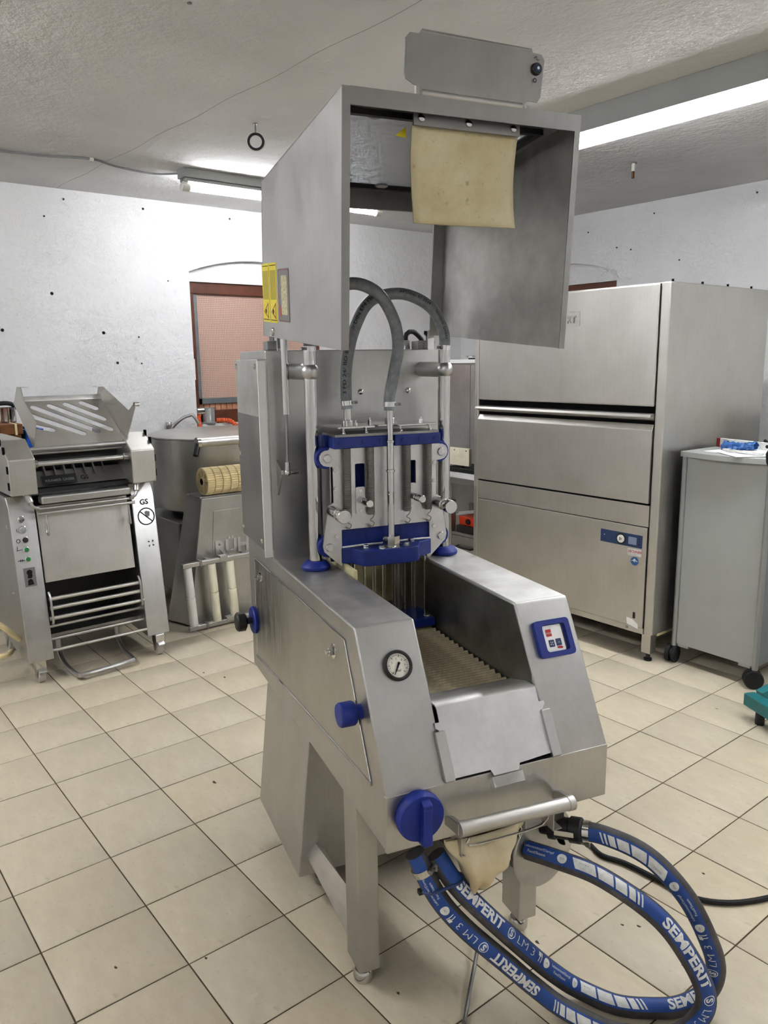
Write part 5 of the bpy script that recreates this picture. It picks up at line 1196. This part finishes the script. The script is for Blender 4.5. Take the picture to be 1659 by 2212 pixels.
tp = [(-.012, .01)]+[(-.012+(cw+.022)*i/14, -.012-.034*math.sin(math.pi*i/14)) for i in range(15)]+[(cw+.01, cdp+.01), (-.012, cdp+.01)]
m_ = MB(); m_.plate(tp, XY(ch), .026); m_.build('top_board', 'grey_laminate', CT, .003)
for a, b in ((.03, .09), (cw-.09, cw-.03)):
    m_ = MB(); m_.box(a, b, .0, .04, .092, .106); m_.build('glide_plate', 'cart_edge', CT)
for x, y, dr in ((.0, .0, 12), (cw-.01, .0, -50), (.0, cdp-.04, 20), (cw-.01, cdp-.04, 40)):
    d = Vector((math.cos(R(dr)), math.sin(R(dr)), 0)); o_ = Vector((x, y, wr_))
    m_ = MB(); m_.cyl(o_-d*.028, o_-d*.006, wr_, n=24); cst = m_.build('castor_wheel', 'rubber', CT, .004)
    m_ = MB(); m_.cyl(o_+d*.006, o_+d*.028, wr_, n=24); m_.build('castor_wheel', 'rubber', CT, .004)
    m_ = MB(); m_.cyl(o_-d*.006, o_+d*.006, .03, n=20); m_.cyl((x, y, .05), (x, y, .092), .010, n=12); m_.build('castor_stem', 'black', CT)
# papers, folding rule, glove, spirit level on it
ZC = ch+.026; CW_ = Matrix.Translation((1.745, 2.93, 0)) @ Matrix.Rotation(R(CA), 4, 'Z')
def flat(name, label, cat, pts, z0, th, mat, group=None, bev=0):
    m_ = MB(); m_.plate(pts, XY(z0), th); o = m_.build(name, mat, None, bev)
    return tag(o, label, cat, group)
def rotr(cx, cy, w, l, a): return [(cx+x*math.cos(R(a))-y*math.sin(R(a)), cy+x*math.sin(R(a))+y*math.cos(R(a))) for x, y in ((-w, -l), (w, -l), (w, l), (-w, l))]
flat('paper_sheet', 'white printed sheet lowest in the paper heap on the grey cabinet', 'paper', rotr(1.98, 3.07, .148, .105, -12), ZC, .002, 'paper', 'papers on the grey cabinet')
flat('paper_sheet', 'white sheet with lifted corner hanging over the grey cabinet edge', 'paper', rotr(2.03, 2.985, .105, .09, -38), ZC+.003, .002, 'paper', 'papers on the grey cabinet')
flat('paper_sheet', 'white sheet on top of the paper heap on the grey cabinet', 'paper', rotr(2.07, 3.10, .12, .10, 8), ZC+.006, .002, 'paper', 'papers on the grey cabinet')
fr = flat('folding_rule', 'white folding rule lying across the papers on the grey cabinet', 'ruler', rotr(2.02, 2.985, .12, .009, -16), ZC+.009, .010, 'print_white')
for k in range(3):
    m_ = MB(); m_.plate(rotr(1.95+k*.06, 3.0052-k*.0172, .010, .0015, -16), XY(ZC+.0192), .0003); m_.build('rule_mark', 'red', fr)
SL = thing('spirit_level', 'white spirit level with dark red end cap lying behind the blue glove', 'level', (1.93, 3.20, ZC), world=True)
m_ = MB(); pts = rotr(1.93, 3.20, .165, .010, -14); m_.plate(pts, XY(ZC+.001), .045); m_.build('level_body', 'print_white', SL, .002)
m_ = MB(); pts = rotr(1.763, 3.2415, .012, .011, -14); m_.plate(pts, XY(ZC+.0005), .046); m_.build('level_cap', 'dark_red', SL, .002)
for f in (-.11, .0, .13):
    m_ = MB(); m_.cyl((1.93+f*math.cos(R(-14))-.003, 3.20+f*math.sin(R(-14))-.0115, ZC+.028), (1.93+f*math.cos(R(-14)), 3.20+f*math.sin(R(-14))+.0, ZC+.028), .009, n=14); m_.build('level_vial', 'print_black', SL)
m_ = MB()
def gl_(a, b):
    th = 2*math.pi*b; r = .030*(1-.25*a)*(1+.22*math.sin(5*th+7*a)+.15*math.sin(11*a*math.pi)); x = -.08+.17*a
    return (1.93+x*.95, 3.120+x*.05+r*math.cos(th)*1.1, ZC+.018+max(-.0175, r*math.sin(th)*.8)+.030*max(0, a-.55))
m_.grid(gl_, 18, 16); tag(m_.build('rubber_glove', 'glove'), 'crumpled blue rubber glove on the grey cabinet under the spirit level', 'glove')
# table with bucket behind the cabinet
TB = thing('side_table', 'steel side table behind the grey rolling cabinet at the right edge', 'table', (2.1, 3.9, 0), world=True)
m_ = MB(); m_.box(1.74, 2.9, 3.62, 4.3, 1.06, 1.09); m_.build('table_top', 'steel', TB, .003)
m_ = MB(); m_.box(1.74, 2.9, 4.25, 4.3, 1.09, 1.24); m_.build('splash_back', 'steel', TB, .003)
for x in (1.78, 2.86):
    for y in (3.66, 4.26):
        m_ = MB(); m_.box(x-.02, x+.02, y-.02, y+.02, 0, 1.06); m_.build('leg', 'steel_dark', TB)
BK = thing('bucket', 'white plastic bucket with bail handle on the side table behind papers', 'bucket', (1.93, 3.75, 1.091), world=True)
m_ = MB(); m_.lathe([(.085, 0), (.088, .004), (.100, .20), (.104, .203), (.104, .215), (.098, .215), (.096, .20), (.084, .008), (0, .008)], (1.93, 3.75, 1.091), (0, 0, 1), 32); m_.build('bucket_body', 'bucket', BK)
m_ = MB(); m_.tube(catmull([(1.835, 3.73, 1.28), (1.825, 3.69, 1.24), (1.85, 3.655, 1.19), (1.91, 3.64, 1.17), (1.97, 3.65, 1.19), (2.02, 3.70, 1.25), (2.025, 3.73, 1.28)], .02), .005, 8); m_.build('bail', 'bucket', BK)
TL = thing('black_tool', 'black bar tool lying on the side table beside the white bucket', 'tool', (1.8, 3.9, 1.092), world=True)
m_ = MB(); m_.box(1.76, 1.84, 3.9, 3.96, 1.20, 1.235); m_.build('bar', 'black', TL, .004)
m_ = MB(); m_.box(1.765, 1.785, 3.91, 3.95, 1.091, 1.20); m_.build('post', 'black', TL, .002)
m_ = MB(); m_.tube([(1.76, 3.75, 1.12), (1.82, 3.68, 1.10)], .009, 8); m_.build('lever', 'black', TL)

# ---------------- teal hand truck at the right edge
HT = thing('hand_truck', 'teal steel hand truck with black grip loops at the right edge', 'hand truck', (2.6, 2.55, 0), world=True)
def sq(nm, mat, a, b, w, par=HT):
    a, b = Vector(a), Vector(b); t_ = (b-a).normalized(); p = perp(t_)*w; q = t_.cross(perp(t_))*w
    m_ = MB(); m_.hexa([a-p-q, a+p-q, a+p+q, a-p+q, b-p-q, b+p-q, b+p+q, b-p+q]); return m_.build(nm, mat, par, .004)
sq('base_rail', 'teal', (2.325, 2.60, .085), (2.9, 2.32, .085), .028)
sq('base_rail', 'teal', (2.345, 2.66, .085), (2.47, 2.95, .19), .022)
sq('base_rail', 'teal', (2.90, 2.32, .085), (3.05, 2.62, .12), .024)
sq('upright', 'teal', (2.47, 2.93, .19), (2.47, 2.95, .95), .018)
sq('upright', 'teal', (3.05, 2.62, .12), (3.05, 2.64, .95), .018)
for z in (.3, .6, .9): sq('cross_bar', 'teal', (2.47, 2.94, z), (3.05, 2.63, z), .014)
m_ = MB(); m_.tube(catmull([(2.47, 2.95, .93), (2.44, 2.84, 1.0), (2.40, 2.70, 1.06), (2.36, 2.60, 1.13), (2.355, 2.56, 1.19), (2.40, 2.56, 1.24), (2.47, 2.60, 1.22), (2.50, 2.72, 1.14), (2.49, 2.88, 1.02)], .03), .022, 12); m_.build('grip_loop', 'black', HT)
for x, y in ((2.52, 2.98), (3.08, 2.68)):
    m_ = MB(); m_.cyl((x-.02, y+.06, .09), (x+.03, y+.035, .09), .09, n=28); m_.build('truck_wheel', 'rubber', HT, .008)
for x, y in ((2.40, 2.56), (2.85, 2.345)):
    m_ = MB(); m_.lathe([(.02, 0), (.02, .06)], (x, y, 0), (0, 0, 1), 14); m_.build('truck_foot', 'black', HT)

# ---------------- between tower and dishwasher: tall cabinet, work bench and small things
TC = thing('tall_cabinet', 'tall narrow steel cabinet standing behind the dishwasher', 'cabinet', (-.3, 3.75, 0), world=True)
m_ = MB(); m_.box(-.85, .20, 3.5, 4.1, 0, 1.57); m_.build('carcass', 'steel', TC, .004)
for a, b in ((-.84, -.352), (-.348, .19)):
    m_ = MB(); m_.box(a, b, 3.485, 3.5, .05, 1.56); m_.build('door', 'steel', TC, .002)
m_ = MB(); m_.box(-.86, .21, 3.48, 4.11, 1.57, 1.598); m_.build('cabinet_top', 'white_plastic', TC, .003)
DK = thing('round_lid', 'small chrome lid with black base on top of the tall steel cabinet', 'lid', (-.36, 3.56, 1.598), world=True)
m_ = MB(); m_.lathe([(.034, 0), (.034, .010)], (-.40, 3.56, 1.598), (0, 0, 1), 20); m_.build('lid_base', 'black', DK)
m_ = MB(); m_.lathe([(.048, .010), (.052, .014), (.052, .024), (.048, .027), (0, .028)], (-.40, 3.56, 1.598), (0, 0, 1), 24); m_.build('lid_cap', 'chrome', DK)
WB = thing('work_bench', 'steel work bench with shelf and drawer between injector and dishwasher', 'bench', (0, 3.3, 0), world=True)
m_ = MB(); m_.prism([(3.14, .72), (3.14, .765), (3.17, .80), (3.46, .80), (3.46, .72)], 'x', -.30, .33); m_.build('bench_top', 'steel', WB, .004)
m_ = MB(); m_.box(-.285, -.20, 3.15, 3.2, .02, .73); m_.build('leg', 'steel_worn', WB, .003)
m_ = MB(); m_.box(.25, .33, 3.15, 3.2, .02, .73); m_.build('leg', 'steel_worn', WB, .003)
for x in (-.28, .29):
    m_ = MB(); m_.box(x, x+.04, 3.42, 3.46, 0, .73); m_.build('leg', 'steel_dark', WB)
m_ = MB(); m_.box(-.20, .25, 3.16, 3.45, .60, .72); m_.build('apron', 'steel', WB, .002)
m_ = MB(); m_.box(-.20, .25, 3.16, 3.45, .34, .36); m_.build('shelf', 'steel', WB)
m_ = MB(); m_.box(-.20, .25, 3.155, 3.45, .10, .335); dr_ = m_.build('drawer', 'steel', WB, .003)
m_ = MB(); m_.tube([(-.13, 3.155, .262), (-.13, 3.13, .262), (.02, 3.13, .262), (.02, 3.155, .262)], .009, 8); m_.build('drawer_handle', 'black', dr_)
SC = thing('bench_scale', 'white display board on a black ribbed base standing on the work bench', 'scale', (-.15, 3.25, .80), world=True)
m_ = MB(); m_.box(-.30, .16, 3.18, 3.42, .801, .828); sb_ = m_.build('scale_base', 'black', SC, .004)
for k in range(9):
    m_ = MB(); m_.box(-.28+k*.05, -.25+k*.05, 3.19, 3.40, .828, .832); m_.build('key_row', 'rubber', sb_)
m_ = MB(); m_.hexa([(-.285, 3.20, .845), (-.07, 3.20, .845), (-.07, 3.225, .845), (-.285, 3.225, .845), (-.285, 3.20, .972), (-.07, 3.20, .972), (-.07, 3.225, .972), (-.285, 3.225, .972)]); sp_ = m_.build('display_board', 'ivory', SC, .003)
for x in (-.22, -.10):
    m_ = MB(); m_.cyl((x, 3.199, .955), (x, 3.203, .955), .005, n=10); m_.build('board_screw', 'black', sp_)
m_ = MB(); m_.box(-.20, -.15, 3.21, 3.235, .825, .85); m_.build('board_stand', 'black', SC)
DV = thing('orange_charger', 'orange-red charger box with black dial on the bench shelf', 'charger', (-.1, 3.25, .36), world=True)
m_ = MB(); m_.box(-.175, .02, 3.175, 3.36, .361, .41); m_.build('charger_base', 'black', DV, .006)
m_ = MB(); m_.prism([(3.20, .41), (3.19, .475), (3.34, .475), (3.34, .41)], 'x', -.165, .02); m_.build('charger_front', 'orange_red', DV, .004)
m_ = MB(); m_.lathe([(.021, 0), (.02, .012), (0, .013)], (-.065, 3.194, .445), (0, -1, 0), 20); m_.build('charger_dial', 'black', DV)
RB = thing('red_carton', 'dark red carton with white edge at the back of the bench shelf', 'carton', (-.1, 3.41, .36), world=True)
m_ = MB(); m_.box(-.19, .20, 3.39, 3.44, .361, .59); m_.build('carton_body', 'dark_red', RB, .002)
m_ = MB(); m_.box(-.19, .20, 3.388, 3.442, .575, .592); m_.build('carton_lid', 'ivory', RB)
for k in range(2):
    RL = thing('white_tube', ('lower', 'upper')[k]+' of two thin white tubes crossing the bench shelf before the red carton', 'tube', (-.15, 3.3, .48), group='white tubes on the bench shelf', world=True)
    m_ = MB(); m_.cyl((-.195, 3.20+k*.02, .478+k*.012), (-.06, 3.36, .50+k*.012), .007, n=10); m_.build('tube', 'white_plastic', RL)
